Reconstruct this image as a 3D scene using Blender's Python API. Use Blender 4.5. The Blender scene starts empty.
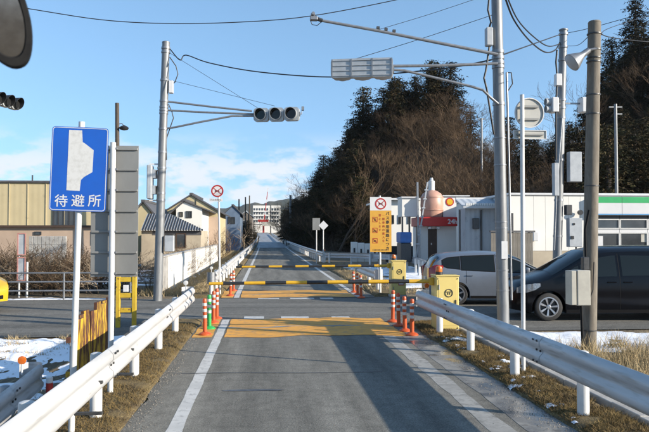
import bpy, bmesh, math, random
from mathutils import Vector, Matrix, noise as mnoise
random.seed(7)
R = math.radians
sc = bpy.context.scene
COL = sc.collection

# ------------------------------------------------------------------ camera, sky, sun, exposure
F, CX, CY = 660.0, 324.5, 216.0            # photo pixels (649 x 432)
CAM = Vector((0, 0, 2.0))
YAW = math.atan(58.5 / F); PITCH = math.atan(18.0 / F)
cam = bpy.data.cameras.new('camera'); cam_o = bpy.data.objects.new('camera', cam); COL.objects.link(cam_o)
cam.sensor_width = 36; cam.lens = 36 * F / 649.0; cam.clip_start = 0.05; cam.clip_end = 12000
cam_o.location = CAM; cam_o.rotation_euler = (R(90) + PITCH, 0, -YAW)
cam.dof.use_dof = True; cam.dof.focus_distance = 15.0; cam.dof.aperture_fstop = 9.0
sc.camera = cam_o
SUN_PHI, SUN_EL = R(64), R(19.0)           # sun behind the camera, to the right
SUN_DIR = Vector((math.sin(SUN_PHI) * math.cos(SUN_EL), -math.cos(SUN_PHI) * math.cos(SUN_EL), math.sin(SUN_EL)))
sun = bpy.data.lights.new('sun', 'SUN'); sun_o = bpy.data.objects.new('sun', sun); COL.objects.link(sun_o)
sun.energy = 5.0; sun.angle = R(0.53); sun.color = (1.0, 0.90, 0.76)
sun_o.rotation_euler = SUN_DIR.to_track_quat('Z', 'Y').to_euler(); sun_o.location = (20, -20, 30)
W = bpy.data.worlds.new('World'); sc.world = W; W.use_nodes = True
wn, wl = W.node_tree.nodes, W.node_tree.links
bg = wn['Background']; bg.inputs[1].default_value = 0.112
sky = wn.new('ShaderNodeTexSky'); sky.sky_type = 'NISHITA'; sky.sun_disc = False
sky.sun_elevation = SUN_EL; sky.sun_rotation = math.atan2(SUN_DIR.x, SUN_DIR.y)
sky.air_density = 1.0; sky.dust_density = 0.3; sky.ozone_density = 1.6; sky.altitude = 100
# low bank of cumulus along the whole horizon
tc = wn.new('ShaderNodeTexCoord'); sep = wn.new('ShaderNodeSeparateXYZ'); wl.new(tc.outputs['Generated'], sep.inputs[0])
mp = wn.new('ShaderNodeMapping'); mp.inputs['Scale'].default_value = (8.0, 8.0, 20.0); mp.inputs['Location'].default_value = (1.1, 4.7, 0.9)
wl.new(tc.outputs['Generated'], mp.inputs[0])
cn = wn.new('ShaderNodeTexNoise'); cn.inputs['Scale'].default_value = 1.5; cn.inputs['Detail'].default_value = 7; cn.inputs['Roughness'].default_value = 0.58
wl.new(mp.outputs[0], cn.inputs['Vector'])
band = wn.new('ShaderNodeMapRange'); band.interpolation_type = 'SMOOTHSTEP'
band.inputs['From Min'].default_value = 0.16; band.inputs['From Max'].default_value = 0.09
wl.new(sep.outputs['Z'], band.inputs['Value'])
cr = wn.new('ShaderNodeMapRange'); cr.interpolation_type = 'SMOOTHSTEP'
cr.inputs['From Min'].default_value = 0.42; cr.inputs['From Max'].default_value = 0.56
wl.new(cn.outputs['Fac'], cr.inputs['Value'])
mm = wn.new('ShaderNodeMath'); mm.operation = 'MULTIPLY'; wl.new(band.outputs[0], mm.inputs[0]); wl.new(cr.outputs[0], mm.inputs[1])
m2 = wn.new('ShaderNodeMath'); m2.operation = 'MULTIPLY'; m2.inputs[1].default_value = 0.9; wl.new(mm.outputs[0], m2.inputs[0])
cmix = wn.new('ShaderNodeMix'); cmix.data_type = 'RGBA'; cmix.inputs['B'].default_value = (4.4, 4.6, 4.8, 1)
tint = wn.new('ShaderNodeVectorMath'); tint.operation = 'MULTIPLY'; tint.inputs[1].default_value = (1.16, 1.32, 1.34)
wl.new(sky.outputs[0], tint.inputs[0])
lift = wn.new('ShaderNodeMapRange'); lift.inputs['From Min'].default_value = 0; lift.inputs['From Max'].default_value = 1; lift.inputs['To Min'].default_value = 0.20; lift.inputs['To Max'].default_value = 1.0
wl.new(sep.outputs['Z'], lift.inputs['Value'])
cmb = wn.new('ShaderNodeCombineXYZ'); wl.new(sep.outputs['X'], cmb.inputs[0]); wl.new(sep.outputs['Y'], cmb.inputs[1]); wl.new(lift.outputs[0], cmb.inputs[2])
vn = wn.new('ShaderNodeVectorMath'); vn.operation = 'NORMALIZE'; wl.new(cmb.outputs[0], vn.inputs[0]); wl.new(vn.outputs[0], sky.inputs['Vector'])
wl.new(m2.outputs[0], cmix.inputs['Factor']); wl.new(tint.outputs[0], cmix.inputs['A']); wl.new(cmix.outputs['Result'], bg.inputs[0])
sc.view_settings.view_transform = 'Standard'; sc.view_settings.look = 'None'; sc.view_settings.gamma = 1
sc.view_settings.exposure = 0.9
sc.render.engine = 'CYCLES'

# ------------------------------------------------------------------ pixel helpers
_rot = cam_o.rotation_euler.to_matrix()
def ray(px, py): return (_rot @ Vector(((px - CX) / F, (CY - py) / F, -1.0)))
def at(px, py, Y):                     # point on the sight line at world distance Y up the road
    d = ray(px, py); return CAM + d * (Y / d.y)
def gnd(px, py, z=0.0):                # point where the sight line meets height z
    d = ray(px, py); return CAM + d * ((z - CAM.z) / d.z)

# ------------------------------------------------------------------ materials
MATS = {}
KALB = 0.70                              # base colours scaled down evenly to suit the exposure
def pm(name, c1, c2=None, rough=0.6, metal=0.0, scale=6.0, stretch=(1, 1, 1), bump=0.0, bscale=None, detail=6,
       lo=0.35, hi=0.65, spec=0.5, world=False, rvar=0.0, c3=None, s3=40.0, lo3=0.55, hi3=0.7, coat=0.0, dist=0.0, kk=True):
    if not world and kk: c1 = tuple(v * KALB for v in c1); c2 = c2 and tuple(v * KALB for v in c2); c3 = c3 and tuple(v * KALB for v in c3)
    m = bpy.data.materials.new(name); m.use_nodes = True
    n, l = m.node_tree.nodes, m.node_tree.links
    b = n['Principled BSDF']
    b.inputs['Base Color'].default_value = (*c1, 1); b.inputs['Roughness'].default_value = rough
    b.inputs['Metallic'].default_value = metal; b.inputs['Specular IOR Level'].default_value = spec
    b.inputs['Coat Weight'].default_value = coat
    if world:
        g = n.new('ShaderNodeNewGeometry'); src = g.outputs['Position']
    else:
        g = n.new('ShaderNodeTexCoord'); src = g.outputs['Object']
    mpn = n.new('ShaderNodeMapping'); mpn.inputs['Scale'].default_value = stretch; l.new(src, mpn.inputs[0])
    col = None
    if c2 is not None:
        nz = n.new('ShaderNodeTexNoise'); nz.inputs['Scale'].default_value = scale; nz.inputs['Detail'].default_value = detail
        nz.inputs['Roughness'].default_value = 0.62; nz.inputs['Distortion'].default_value = dist
        l.new(mpn.outputs[0], nz.inputs['Vector'])
        mr = n.new('ShaderNodeMapRange'); mr.inputs['From Min'].default_value = lo; mr.inputs['From Max'].default_value = hi
        l.new(nz.outputs['Fac'], mr.inputs['Value'])
        mx = n.new('ShaderNodeMix'); mx.data_type = 'RGBA'
        mx.inputs['A'].default_value = (*c1, 1); mx.inputs['B'].default_value = (*c2, 1)
        l.new(mr.outputs[0], mx.inputs['Factor']); col = mx.outputs['Result']
        if rvar:
            rm = n.new('ShaderNodeMapRange'); rm.inputs['To Min'].default_value = rough; rm.inputs['To Max'].default_value = rough + rvar
            l.new(mr.outputs[0], rm.inputs['Value']); l.new(rm.outputs[0], b.inputs['Roughness'])
        if c3 is not None:
            nz3 = n.new('ShaderNodeTexNoise'); nz3.inputs['Scale'].default_value = s3; nz3.inputs['Detail'].default_value = 4
            l.new(mpn.outputs[0], nz3.inputs['Vector'])
            mr3 = n.new('ShaderNodeMapRange'); mr3.inputs['From Min'].default_value = lo3; mr3.inputs['From Max'].default_value = hi3
            l.new(nz3.outputs['Fac'], mr3.inputs['Value'])
            mx3 = n.new('ShaderNodeMix'); mx3.data_type = 'RGBA'; mx3.inputs['B'].default_value = (*c3, 1)
            l.new(col, mx3.inputs['A']); l.new(mr3.outputs[0], mx3.inputs['Factor']); col = mx3.outputs['Result']
        l.new(col, b.inputs['Base Color'])
    if bump:
        nb = n.new('ShaderNodeTexNoise'); nb.inputs['Scale'].default_value = bscale or scale * 4; nb.inputs['Detail'].default_value = 6
        l.new(mpn.outputs[0], nb.inputs['Vector'])
        bp = n.new('ShaderNodeBump'); bp.inputs['Strength'].default_value = bump; bp.inputs['Distance'].default_value = 0.02
        l.new(nb.outputs['Fac'], bp.inputs['Height']); l.new(bp.outputs[0], b.inputs['Normal'])
    MATS[name] = m
    return m
def nodes_of(m): return m.node_tree.nodes, m.node_tree.links, m.node_tree.nodes['Principled BSDF']

WHITE = pm('white_paint', (.80, .80, .78), (.62, .61, .58), .45, scale=3, lo=.45, hi=.8, bump=.05, bscale=60, c3=(.40, .34, .27), s3=9, lo3=.66, hi3=.82)
RAILW = pm('rail_white', (.63, .635, .64), (.47, .465, .455), .42, scale=2.6, stretch=(1, .35, 3), lo=.45, hi=.8, bump=.05, bscale=30, c3=(.34, .30, .25), s3=7, lo3=.66, hi3=.84)
RAILG = pm('rail_dusty', (.70, .71, .72), (.48, .49, .50), .46, metal=.15, scale=1.6, stretch=(1, .35, 3), lo=.35, hi=.75, bump=.08, bscale=26, c3=(.40, .38, .35), s3=9, lo3=.52, hi3=.78)
GALV = pm('galvanised', (.38, .39, .41), (.26, .275, .29), .42, metal=.55, scale=14, lo=.35, hi=.7, bump=.05)
STEELP = pm('painted_pole', (.30, .31, .32), (.20, .21, .22), .5, metal=.3, scale=5, stretch=(3, 3, .6), lo=.35, hi=.75, c3=(.30, .28, .25), s3=8, lo3=.64, hi3=.8)
CONCP = pm('concrete_pole', (.26, .23, .185), (.17, .145, .115), .85, scale=4, stretch=(3, 3, .7), bump=.25, bscale=60, c3=(.15, .12, .09), s3=6, lo3=.6, hi3=.78)
WOODP = pm('wood_pole', (.13, .10, .075), (.07, .055, .04), .85, scale=10, stretch=(4, 4, .4), bump=.3)
BLACKR = pm('black_rubber', (.012, .012, .013), (.02, .02, .02), .8, scale=30, spec=.15)
BLACKM = pm('black_metal', (.02, .021, .023), (.035, .035, .037), .4, scale=20)
DARKM = pm('dark_metal', (.06, .062, .066), (.10, .10, .10), .45, metal=.4, scale=20)
ORANGEP = pm('orange_plastic', (.74, .125, .03), (.60, .10, .03), .42, scale=8, lo=.3, hi=.8, c3=(.30, .12, .07), s3=30, lo3=.62, hi3=.8)
GREENP = pm('green_plastic', (.05, .50, .12), (.04, .38, .10), .42, scale=8)
REFW = pm('reflective_white', (.78, .78, .76), (.62, .61, .58), .3, scale=20, lo=.45, hi=.75)
YELP = pm('yellow_paint', (.84, .66, .22), (.76, .59, .20), .45, scale=3, lo=.35, hi=.8, c3=(.42, .30, .12), s3=14, lo3=.68, hi3=.85)
YELB = pm('barrier_yellow', (.82, .47, .02), (.70, .40, .03), .4, scale=10)
RUSTY = pm('rusted_yellow', (.48, .31, .02), (.075, .028, .014), .75, world=True, scale=3.4, stretch=(2.6, 2.6, .5), lo=.43, hi=.53, bump=.3, bscale=30, c3=(.22, .09, .03), s3=16, lo3=.56, hi3=.66)
YELF = pm('frame_yellow', (.75, .50, .03), (.52, .33, .03), .5, scale=5, lo=.4, hi=.75, c3=(.20, .09, .04), s3=14, lo3=.63, hi3=.72)
SIGNB = pm('sign_blue', (.012, .13, .62), (.015, .115, .55), .35, scale=4)
SIGNW = pm('sign_white', (.82, .82, .82), (.74, .74, .74), .35, scale=4)
SIGNR = pm('sign_red', (.50, .025, .02), (.44, .03, .02), .4, scale=4)
SIGNY = pm('sign_yellow', (.80, .42, .05), (.72, .38, .05), .45, scale=5)
SIGNK = pm('sign_black', (.02, .02, .025), None, .5)
ALU = pm('sign_back', (.36, .36, .34), (.28, .275, .26), .5, metal=.35, scale=3, stretch=(1, 1, .5), lo=.3, hi=.75)
CREAMBOX = pm('cream_box', (.55, .53, .46), (.44, .42, .37), .5, scale=5, lo=.4, hi=.75)
GREYBOX = pm('grey_box', (.52, .55, .58), (.42, .45, .48), .5, scale=5)
RUBLK = pm('wire_black', (.015, .015, .017), None, .55)
LAMPOR = pm('lamp_orange', (.80, .20, .02), (.70, .14, .02), .2, scale=10)
MIRRORG = pm('mirror_glass', (.50, .48, .46), (.30, .28, .26), .10, metal=1.0, scale=22, lo=.4, hi=.7)
GLASSD = pm('dark_glass', (.012, .014, .017), None, .04, spec=.8, coat=.5)
SNOW = pm('snow', (.86, .88, .92), (.74, .76, .80), .55, scale=3, lo=.3, hi=.75, bump=.35, bscale=14, world=True, c3=(.40, .37, .32), s3=11, lo3=.60, hi3=.70)
CONC = pm('concrete', (.36, .35, .33), (.25, .24, .225), .85, scale=3, bump=.2, bscale=40, world=True, c3=(.16, .15, .13), s3=6, lo3=.62, hi3=.8)

# ------------------------------------------------------------------ mesh building
class MB:
    def __init__(s): s.v = []; s.f = []
    def add(s, vs, fs):
        o = len(s.v); s.v += [tuple(v) for v in vs]; s.f += [tuple(i + o for i in f) for f in fs]; return s
    def box(s, x0, x1, y0, y1, z0, z1):
        return s.add([(x0, y0, z0), (x1, y0, z0), (x1, y1, z0), (x0, y1, z0), (x0, y0, z1), (x1, y0, z1), (x1, y1, z1), (x0, y1, z1)],
                     [(0, 3, 2, 1), (4, 5, 6, 7), (0, 1, 5, 4), (1, 2, 6, 5), (2, 3, 7, 6), (3, 0, 4, 7)])
    def bar(s, p, q, w, h, up=(0, 0, 1)):            # box from p to q, w wide, h along up
        p, q = Vector(p), Vector(q); d = (q - p).normalized(); u = Vector(up)
        sd = d.cross(u)
        if sd.length < 1e-4: sd = d.cross(Vector((0, 1, 0)))
        sd.normalize(); u = sd.cross(d).normalized()
        a, b = sd * w / 2, u * h / 2
        vs = [p - a - b, p + a - b, p + a + b, p - a + b, q - a - b, q + a - b, q + a + b, q - a + b]
        return s.add(vs, [(0, 1, 2, 3), (7, 6, 5, 4), (0, 4, 5, 1), (1, 5, 6, 2), (2, 6, 7, 3), (3, 7, 4, 0)])
    def tube(s, pts, r, n=8, cap=True):
        pts = [Vector(p) for p in pts]; k = len(pts)
        rs = r if isinstance(r, (list, tuple)) else [r] * k
        o = len(s.v); prev = None
        for i, p in enumerate(pts):
            t = (pts[min(i + 1, k - 1)] - pts[max(i - 1, 0)]).normalized()
            if prev is None:
                a = Vector((0, 0, 1)) if abs(t.z) < .9 else Vector((1, 0, 0)); prev = t.cross(a).normalized()
            u = (prev - t * prev.dot(t)).normalized(); w = t.cross(u); prev = u
            for j in range(n):
                an = 2 * math.pi * j / n; s.v.append(tuple(p + (u * math.cos(an) + w * math.sin(an)) * rs[i]))
        for i in range(k - 1):
            for j in range(n):
                a = o + i * n + j; b = o + i * n + (j + 1) % n
                s.f.append((a, b, b + n, a + n))
        if cap:
            s.f.append(tuple(o + j for j in range(n))[::-1]); s.f.append(tuple(o + (k - 1) * n + j for j in range(n)))
        return s
    def lathe(s, prof, n=16, axis='z', org=(0, 0, 0)):   # prof: (radius, height) along axis
        o = len(s.v); org = Vector(org); k = len(prof)
        for r, h in prof:
            for j in range(n):
                a = 2 * math.pi * j / n; c, d = r * math.cos(a), r * math.sin(a)
                v = {'z': (c, d, h), 'y': (d, h, c), 'x': (h, c, d)}[axis]
                s.v.append(tuple(org + Vector(v)))
        for i in range(k - 1):
            for j in range(n):
                a = o + i * n + j; b = o + i * n + (j + 1) % n
                s.f.append((a, b, b + n, a + n))
        s.f.append(tuple(o + j for j in range(n))[::-1]); s.f.append(tuple(o + (k - 1) * n + j for j in range(n)))
        return s
    def prism(s, poly, a, b, axis='y'):               # 2-D polygon extruded along an axis from a to b
        n = len(poly); o = len(s.v)
        for t in (a, b):
            for (x, y) in poly:
                s.v.append({'y': (x, t, y), 'x': (t, x, y), 'z': (x, y, t)}[axis])
        s.f.append(tuple(o + i for i in range(n))); s.f.append(tuple(o + n + i for i in range(n))[::-1])
        for i in range(n):
            j = (i + 1) % n; s.f.append((o + i, o + n + i, o + n + j, o + j))
        return s
    def grid(s, fn, nu, nv):
        o = len(s.v)
        for i in range(nu + 1):
            for j in range(nv + 1): s.v.append(tuple(fn(i / nu, j / nv)))
        for i in range(nu):
            for j in range(nv):
                a = o + i * (nv + 1) + j; s.f.append((a, a + nv + 1, a + nv + 2, a + 1))
        return s
    def mesh(s, name, mat, off=(0, 0, 0), smooth=False, bev=0, seg=1, fix=True, angle=35):
        off = Vector(off)
        me = bpy.data.meshes.new(name); me.from_pydata([tuple(Vector(v) - off) for v in s.v], [], s.f)
        if fix or bev:
            bm = bmesh.new(); bm.from_mesh(me)
            if fix: bmesh.ops.recalc_face_normals(bm, faces=bm.faces)
            if bev:
                es = [e for e in bm.edges if len(e.link_faces) == 2 and e.calc_face_angle(0) > R(30)]
                bmesh.ops.bevel(bm, geom=es, offset=bev, segments=seg, affect='EDGES', profile=.5, clamp_overlap=True)
            bm.to_mesh(me); bm.free()
        if smooth:
            for p in me.polygons: p.use_smooth = True
            me.set_sharp_from_angle(angle=R(angle))
        if mat: me.materials.append(mat)
        return me
    def build(s, name, mat, parent=None, **kw):
        off = OFF.get(parent.name, Vector()) if parent else kw.pop('off', Vector())
        o = bpy.data.objects.new(name, s.mesh(name, mat, off, **kw)); COL.objects.link(o)
        if parent: o.parent = parent; OFF[o.name] = off
        else: o.location = off; OFF[o.name] = Vector(off)
        return o
OFF = {}
def tag(o, label, cat, group=None):
    o['label'] = label; o['category'] = cat
    if group: o['group'] = group
    return o
def thing(name, loc, label, cat, group=None):
    o = bpy.data.objects.new(name, None); COL.objects.link(o); o.location = loc; o.empty_display_size = .2
    OFF[o.name] = Vector(loc); return tag(o, label, cat, group)
def struct(o, kind='structure'): o['kind'] = kind; return o
def dup(root, loc=None, rotz=None, label=None, group=None, scale=None):
    def cp(o, par):
        c = o.copy(); COL.objects.link(c)
        if par: c.parent = par
        OFF[c.name] = Vector()
        for ch in o.children: cp(ch, c)
        return c
    r = cp(root, None)
    if loc is not None: r.location = loc
    if rotz is not None: r.rotation_euler.z = rotz
    if scale is not None: r.scale = scale if hasattr(scale, '__len__') else (scale,) * 3
    if label: r['label'] = label
    if group: r['group'] = group
    return r
def shared(name, me, parent, loc=(0, 0, 0), rot=(0, 0, 0), scale=(1, 1, 1)):   # repeat of a piece that shares its mesh
    o = bpy.data.objects.new(name, me); COL.objects.link(o); o.parent = parent; o.location = loc; o.rotation_euler = rot; o.scale = scale
    OFF[o.name] = Vector(); return o
def text_mesh(body, size, mat, name, parent, origin, right, up, align='CENTER', thick=0.0015, vertical=False, bold=0.0, spacing=1.0):
    cu = bpy.data.curves.new(name, 'FONT'); cu.body = body; cu.size = size; cu.align_x = align; cu.align_y = 'CENTER'
    cu.extrude = thick; cu.offset = bold; cu.resolution_u = 3; cu.space_line = spacing; cu.space_character = spacing if not vertical else 1
    t = bpy.data.objects.new('tmp', cu); COL.objects.link(t)
    bpy.context.view_layer.update()
    me = bpy.data.meshes.new_from_object(t.evaluated_get(bpy.context.evaluated_depsgraph_get()))
    bpy.data.objects.remove(t)
    me.name = name; me.materials.clear(); me.materials.append(mat)
    off = OFF.get(parent.name, Vector())
    rt, u = Vector(right).normalized(), Vector(up).normalized(); nn = rt.cross(u)
    M = Matrix(((rt.x, u.x, nn.x, 0), (rt.y, u.y, nn.y, 0), (rt.z, u.z, nn.z, 0), (0, 0, 0, 1)))
    M.translation = Vector(origin) - off
    me.transform(M)
    o = bpy.data.objects.new(name, me); COL.objects.link(o); o.parent = parent; OFF[o.name] = off
    return o
def nz(x, y, z=0.0, s=1.0): return mnoise.noise(Vector((x * s, y * s, z)))
def sstep(a, b, x):
    t = max(0, min(1, (x - a) / (b - a))); return t * t * (3 - 2 * t)
def interp(tab, x):
    if x <= tab[0][0]: return tab[0][1]
    for (a, va), (b, vb) in zip(tab, tab[1:]):
        if x <= b: return va + (vb - va) * (x - a) / (b - a)
    return tab[-1][1]
def cinterp(tab, x):                     # smooth (Catmull-Rom style, monotone-ish) table lookup
    if x <= tab[0][0]: return tab[0][1]
    if x >= tab[-1][0]: return tab[-1][1]
    for i in range(len(tab) - 1):
        if x <= tab[i + 1][0]:
            (x0, y0), (x1, y1) = tab[i], tab[i + 1]; h = x1 - x0
            d = (y1 - y0) / h
            def sl(k):
                if k <= 0 or k >= len(tab) - 1: return d
                a = (tab[k][1] - tab[k - 1][1]) / (tab[k][0] - tab[k - 1][0]); b = (tab[k + 1][1] - tab[k][1]) / (tab[k + 1][0] - tab[k][0])
                return 0 if a * b <= 0 else 2 * a * b / (a + b)
            m0, m1 = sl(i), sl(i + 1); t = (x - x0) / h
            return (2*t**3-3*t*t+1)*y0 + (t**3-2*t*t+t)*h*m0 + (-2*t**3+3*t*t)*y1 + (t**3-t*t)*h*m1
# ------------------------------------------------------------------ ground, roads, markings
def terrain(x, y):
    z = -0.03
    dip = sstep(-2.3, -3.2, x) * sstep(13.0, 11.2, y)
    z -= 0.38 * dip
    z += (rise(y) - .30 * sstep(60, 110, y)) * sstep(16, 7, abs(x - 1)) * sstep(420, 330, y) if y > 60 else 0
    return z
def rise(y): return .000042 * (min(y, 325) - 60) ** 2 if y > 60 else 0.0        # the busway climbs gently far away
def axis(fine0, fine1, step, far0, far1):
    xs = []; x = fine0
    while x < fine1 + 1e-6: xs.append(x); x += step
    s = step
    while xs[-1] < far1: s *= 1.35; xs.append(xs[-1] + s)
    s = step
    while xs[0] > far0: s *= 1.35; xs.insert(0, xs[0] - s)
    return xs
gx, gy = axis(-18, 18, .6, -2200, 2200), axis(-4, 40, .6, -900, 2600)
mb = MB(); mb.v = [(x, y, terrain(x, y) + .02 * nz(x, y, 3, .8)) for x in gx for y in gy]
ny = len(gy); mb.f = [(i * ny + j, (i + 1) * ny + j, (i + 1) * ny + j + 1, i * ny + j + 1) for i in range(len(gx) - 1) for j in range(ny - 1)]
GROUND = pm('dry_earth', (.150, .110, .062), (.075, .058, .040), .95, scale=.9, world=True, bump=.8, bscale=24, lo=.35, hi=.65, c3=(.25, .195, .11), s3=16, lo3=.52, hi3=.66)
struct(mb.build('ground', GROUND, smooth=True, fix=False))

def asphalt(name, c1, c2, streak, lanes=None):
    m = pm(name, tuple(c * 1.18 for c in c1), tuple(c * .72 for c in c2), .85, scale=52, world=True, lo=.34, hi=.66, bump=.5, bscale=110, spec=.25)
    n, l, b = nodes_of(m)
    prev = b.inputs['Base Color'].links[0].from_socket
    g = n.new('ShaderNodeNewGeometry'); mp_ = n.new('ShaderNodeMapping'); mp_.inputs['Scale'].default_value = streak; l.new(g.outputs['Position'], mp_.inputs[0])
    t = n.new('ShaderNodeTexNoise'); t.inputs['Scale'].default_value = 1.0; t.inputs['Detail'].default_value = 8; t.inputs['Roughness'].default_value = .65
    l.new(mp_.outputs[0], t.inputs['Vector'])
    r_ = n.new('ShaderNodeMapRange'); r_.inputs['From Min'].default_value = .3; r_.inputs['From Max'].default_value = .7
    r_.inputs['To Min'].default_value = .62; r_.inputs['To Max'].default_value = 1.26; l.new(t.outputs['Fac'], r_.inputs['Value'])
    v = n.new('ShaderNodeVectorMath'); v.operation = 'SCALE'; l.new(prev, v.inputs[0]); l.new(r_.outputs[0], v.inputs['Scale'])
    t2 = n.new('ShaderNodeTexNoise'); t2.inputs['Scale'].default_value = 5.5; t2.inputs['Detail'].default_value = 9; t2.inputs['Roughness'].default_value = .75
    l.new(g.outputs['Position'], t2.inputs['Vector'])
    r2 = n.new('ShaderNodeMapRange'); r2.inputs['From Min'].default_value = .3; r2.inputs['From Max'].default_value = .7; r2.inputs['To Min'].default_value = .72; r2.inputs['To Max'].default_value = 1.26; l.new(t2.outputs['Fac'], r2.inputs['Value'])
    v3 = n.new('ShaderNodeVectorMath'); v3.operation = 'SCALE'; l.new(v.outputs[0], v3.inputs[0]); l.new(r2.outputs[0], v3.inputs['Scale'])
    out = v3.outputs[0]
    if lanes:                                        # tyre-polished wheel tracks
        sp = n.new('ShaderNodeSeparateXYZ'); l.new(g.outputs['Position'], sp.inputs[0])
        acc = None
        for x in lanes:
            a = n.new('ShaderNodeMath'); a.operation = 'SUBTRACT'; a.inputs[1].default_value = x; l.new(sp.outputs['X'], a.inputs[0])
            q = n.new('ShaderNodeMath'); q.operation = 'ABSOLUTE'; l.new(a.outputs[0], q.inputs[0])
            w = n.new('ShaderNodeMapRange'); w.interpolation_type = 'SMOOTHSTEP'; w.inputs['From Min'].default_value = .42; w.inputs['From Max'].default_value = .08
            w.inputs['To Max'].default_value = .16; l.new(q.outputs[0], w.inputs['Value'])
            if acc is None: acc = w.outputs[0]
            else:
                ad = n.new('ShaderNodeMath'); ad.operation = 'ADD'; l.new(acc, ad.inputs[0]); l.new(w.outputs[0], ad.inputs[1]); acc = ad.outputs[0]
        inv = n.new('ShaderNodeMath'); inv.operation = 'SUBTRACT'; inv.inputs[0].default_value = 1; l.new(acc, inv.inputs[1])
        v2 = n.new('ShaderNodeVectorMath'); v2.operation = 'SCALE'; l.new(out, v2.inputs[0]); l.new(inv.outputs[0], v2.inputs['Scale']); out = v2.outputs[0]
    l.new(out, b.inputs['Base Color'])
    return m
ASPH = asphalt('busway_asphalt', (.208, .201, .176), (.142, .137, .122), (2.6, .22, 1), lanes=(-.1, 1.75))
ASPHX = asphalt('street_asphalt', (.185, .179, .160), (.118, .114, .104), (.16, 1.3, 1))

def strip(name, mat, x0, x1, ya, yb, z, step=.3, j0=0.0, j1=0.0, parent=None, curve=None, wav=0, nv=1, **kw):
    n = max(1, int((yb - ya) / step)); m = MB()
    def fn(u, v):
        y = ya + (yb - ya) * u
        c = curve(y) if curve else 0
        e0 = x0 + j0 * nz(y, 0, 1.3, 1.4) + j0 * .6 * nz(y, 0, 5, 4.5); e1 = x1 + j1 * nz(y, 0, 8.3, 1.4) + j1 * .6 * nz(y, 0, 9, 4.5)
        return (e0 + (e1 - e0) * v + c, y + wav * (.09 * math.sin(x0 * 3 + v * 7.1) + .06 * math.sin(v * 17 + ya)), z + (rise(y) if curve else 0))
    m.grid(fn, n, nv); return m.build(name, mat, parent, fix=False, **kw)
def far_curve(y): return -.00004 * max(0, y - 60) ** 2          # the busway drifts left far away
road = struct(strip('bus_road', ASPH, -1.46, 3.12, -12, 15.72, 0.0, .25, .07, .05))
road2 = struct(strip('bus_road', ASPH, -1.35, 3.45, 20.75, 310, 0.0, 1.0, .05, .05, curve=far_curve))
xr = MB(); xr.grid(lambda u, v: (-160 + 320 * u, 13.35 + (20.85 - 13.35) * v, -.008), 80, 4)
xroad = struct(xr.build('cross_street', ASPHX, fix=False))

def worn(name, col, gap, s=9.0, lo=.52, hi=.62, rough=.7):     # paint worn through to the asphalt
    return pm(name, col, gap, rough, scale=s, world=True, lo=lo, hi=hi, bump=.2, bscale=200, detail=8, c3=tuple(c * .82 for c in col), s3=2.2, lo3=.45, hi3=.7)
PAINTW = worn('road_paint_white', (.50, .50, .485), (.24, .24, .235), lo=.52, hi=.68)
PAINTD = worn('road_paint_grey', (.31, .305, .285), (.17, .167, .155), lo=.46, hi=.64)
PAINTO = worn('road_paint_orange', (.66, .315, .045), (.30, .20, .10), s=6, lo=.50, hi=.68)
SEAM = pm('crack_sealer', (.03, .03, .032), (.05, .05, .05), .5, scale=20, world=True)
DARKP = pm('dark_patch', (.05, .05, .052), (.10, .10, .10), .5, scale=6, world=True, lo=.45, hi=.6)
strip('edge_line', PAINTW, -1.00, -.84, -12, 15.6, .002, .2, .012, .012, road)
strip('edge_line', PAINTD, 2.28, 2.52, -12, 12.9, .002, .2, .03, .03, road)
strip('edge_line', PAINTW, -1.0, -.84, 20.9, 300, .004, 1, 0, 0, road2, far_curve)
strip('edge_line', PAINTW, 2.86, 3.02, 20.9, 300, .004, 1, 0, 0, road2, far_curve)
# orange slow-down bands on both sides of the street, with the thin joint between the two strips
for (ya, yb, x0, x1, rd) in ((12.95, 14.25, -.80, 2.75, road), (14.36, 15.66, -.80, 2.70, road), (20.95, 22.1, -.80, 2.82, road2), (22.2, 23.4, -.80, 2.82, road2)):
    strip('orange_band', PAINTO, x0, x1, ya, yb, .006, .2, .03, .06, rd, wav=1, nv=24)
for (ya, yb, rd) in ((12.95, 15.66, road), (20.95, 23.4, road2)):
    strip('orange_band', PAINTO, -1.42, -1.04, ya, yb, .006, .2, .05, .02, rd)
for (y0, rd_, x1) in ((14.24, road, 2.72), (22.09, road2, 2.82)): strip('joint_strip', PAINTD, -.80, x1, y0, y0 + .13, .005, .05, .03, .05, rd_, wav=1, nv=24)
# dashed lines carrying the kerb line of the street across the busway
for py, rng in ((317.5, ((244, 264), (281, 309), (332, 350))), (298.2, ((258, 279), (290, 314), (320, 333)))):
    for a, b in rng:
        p, q = gnd(a, py, 0), gnd(b, py, 0); m = MB()
        m.grid(lambda u, v: (p.x + (q.x - p.x) * u, p.y + (q.y - p.y) * u + (v - .5) * .46, -.003), 6, 1)
        m.build('dashed_line', PAINTW, xroad, fix=False)
# sealed saw cut across the lane, long thin dark patches on the asphalt, a few hairline cracks
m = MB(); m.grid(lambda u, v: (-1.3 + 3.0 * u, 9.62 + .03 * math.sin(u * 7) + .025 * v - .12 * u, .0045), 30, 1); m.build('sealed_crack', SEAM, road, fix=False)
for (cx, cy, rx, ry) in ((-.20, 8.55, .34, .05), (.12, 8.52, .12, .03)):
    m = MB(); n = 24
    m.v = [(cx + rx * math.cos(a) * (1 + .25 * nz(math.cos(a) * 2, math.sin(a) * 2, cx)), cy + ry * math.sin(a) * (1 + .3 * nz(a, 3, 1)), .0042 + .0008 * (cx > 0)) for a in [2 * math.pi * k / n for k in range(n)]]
    m.f = [tuple(range(n))]; m.build('dark_patch', DARKP, road, fix=False)

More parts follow.
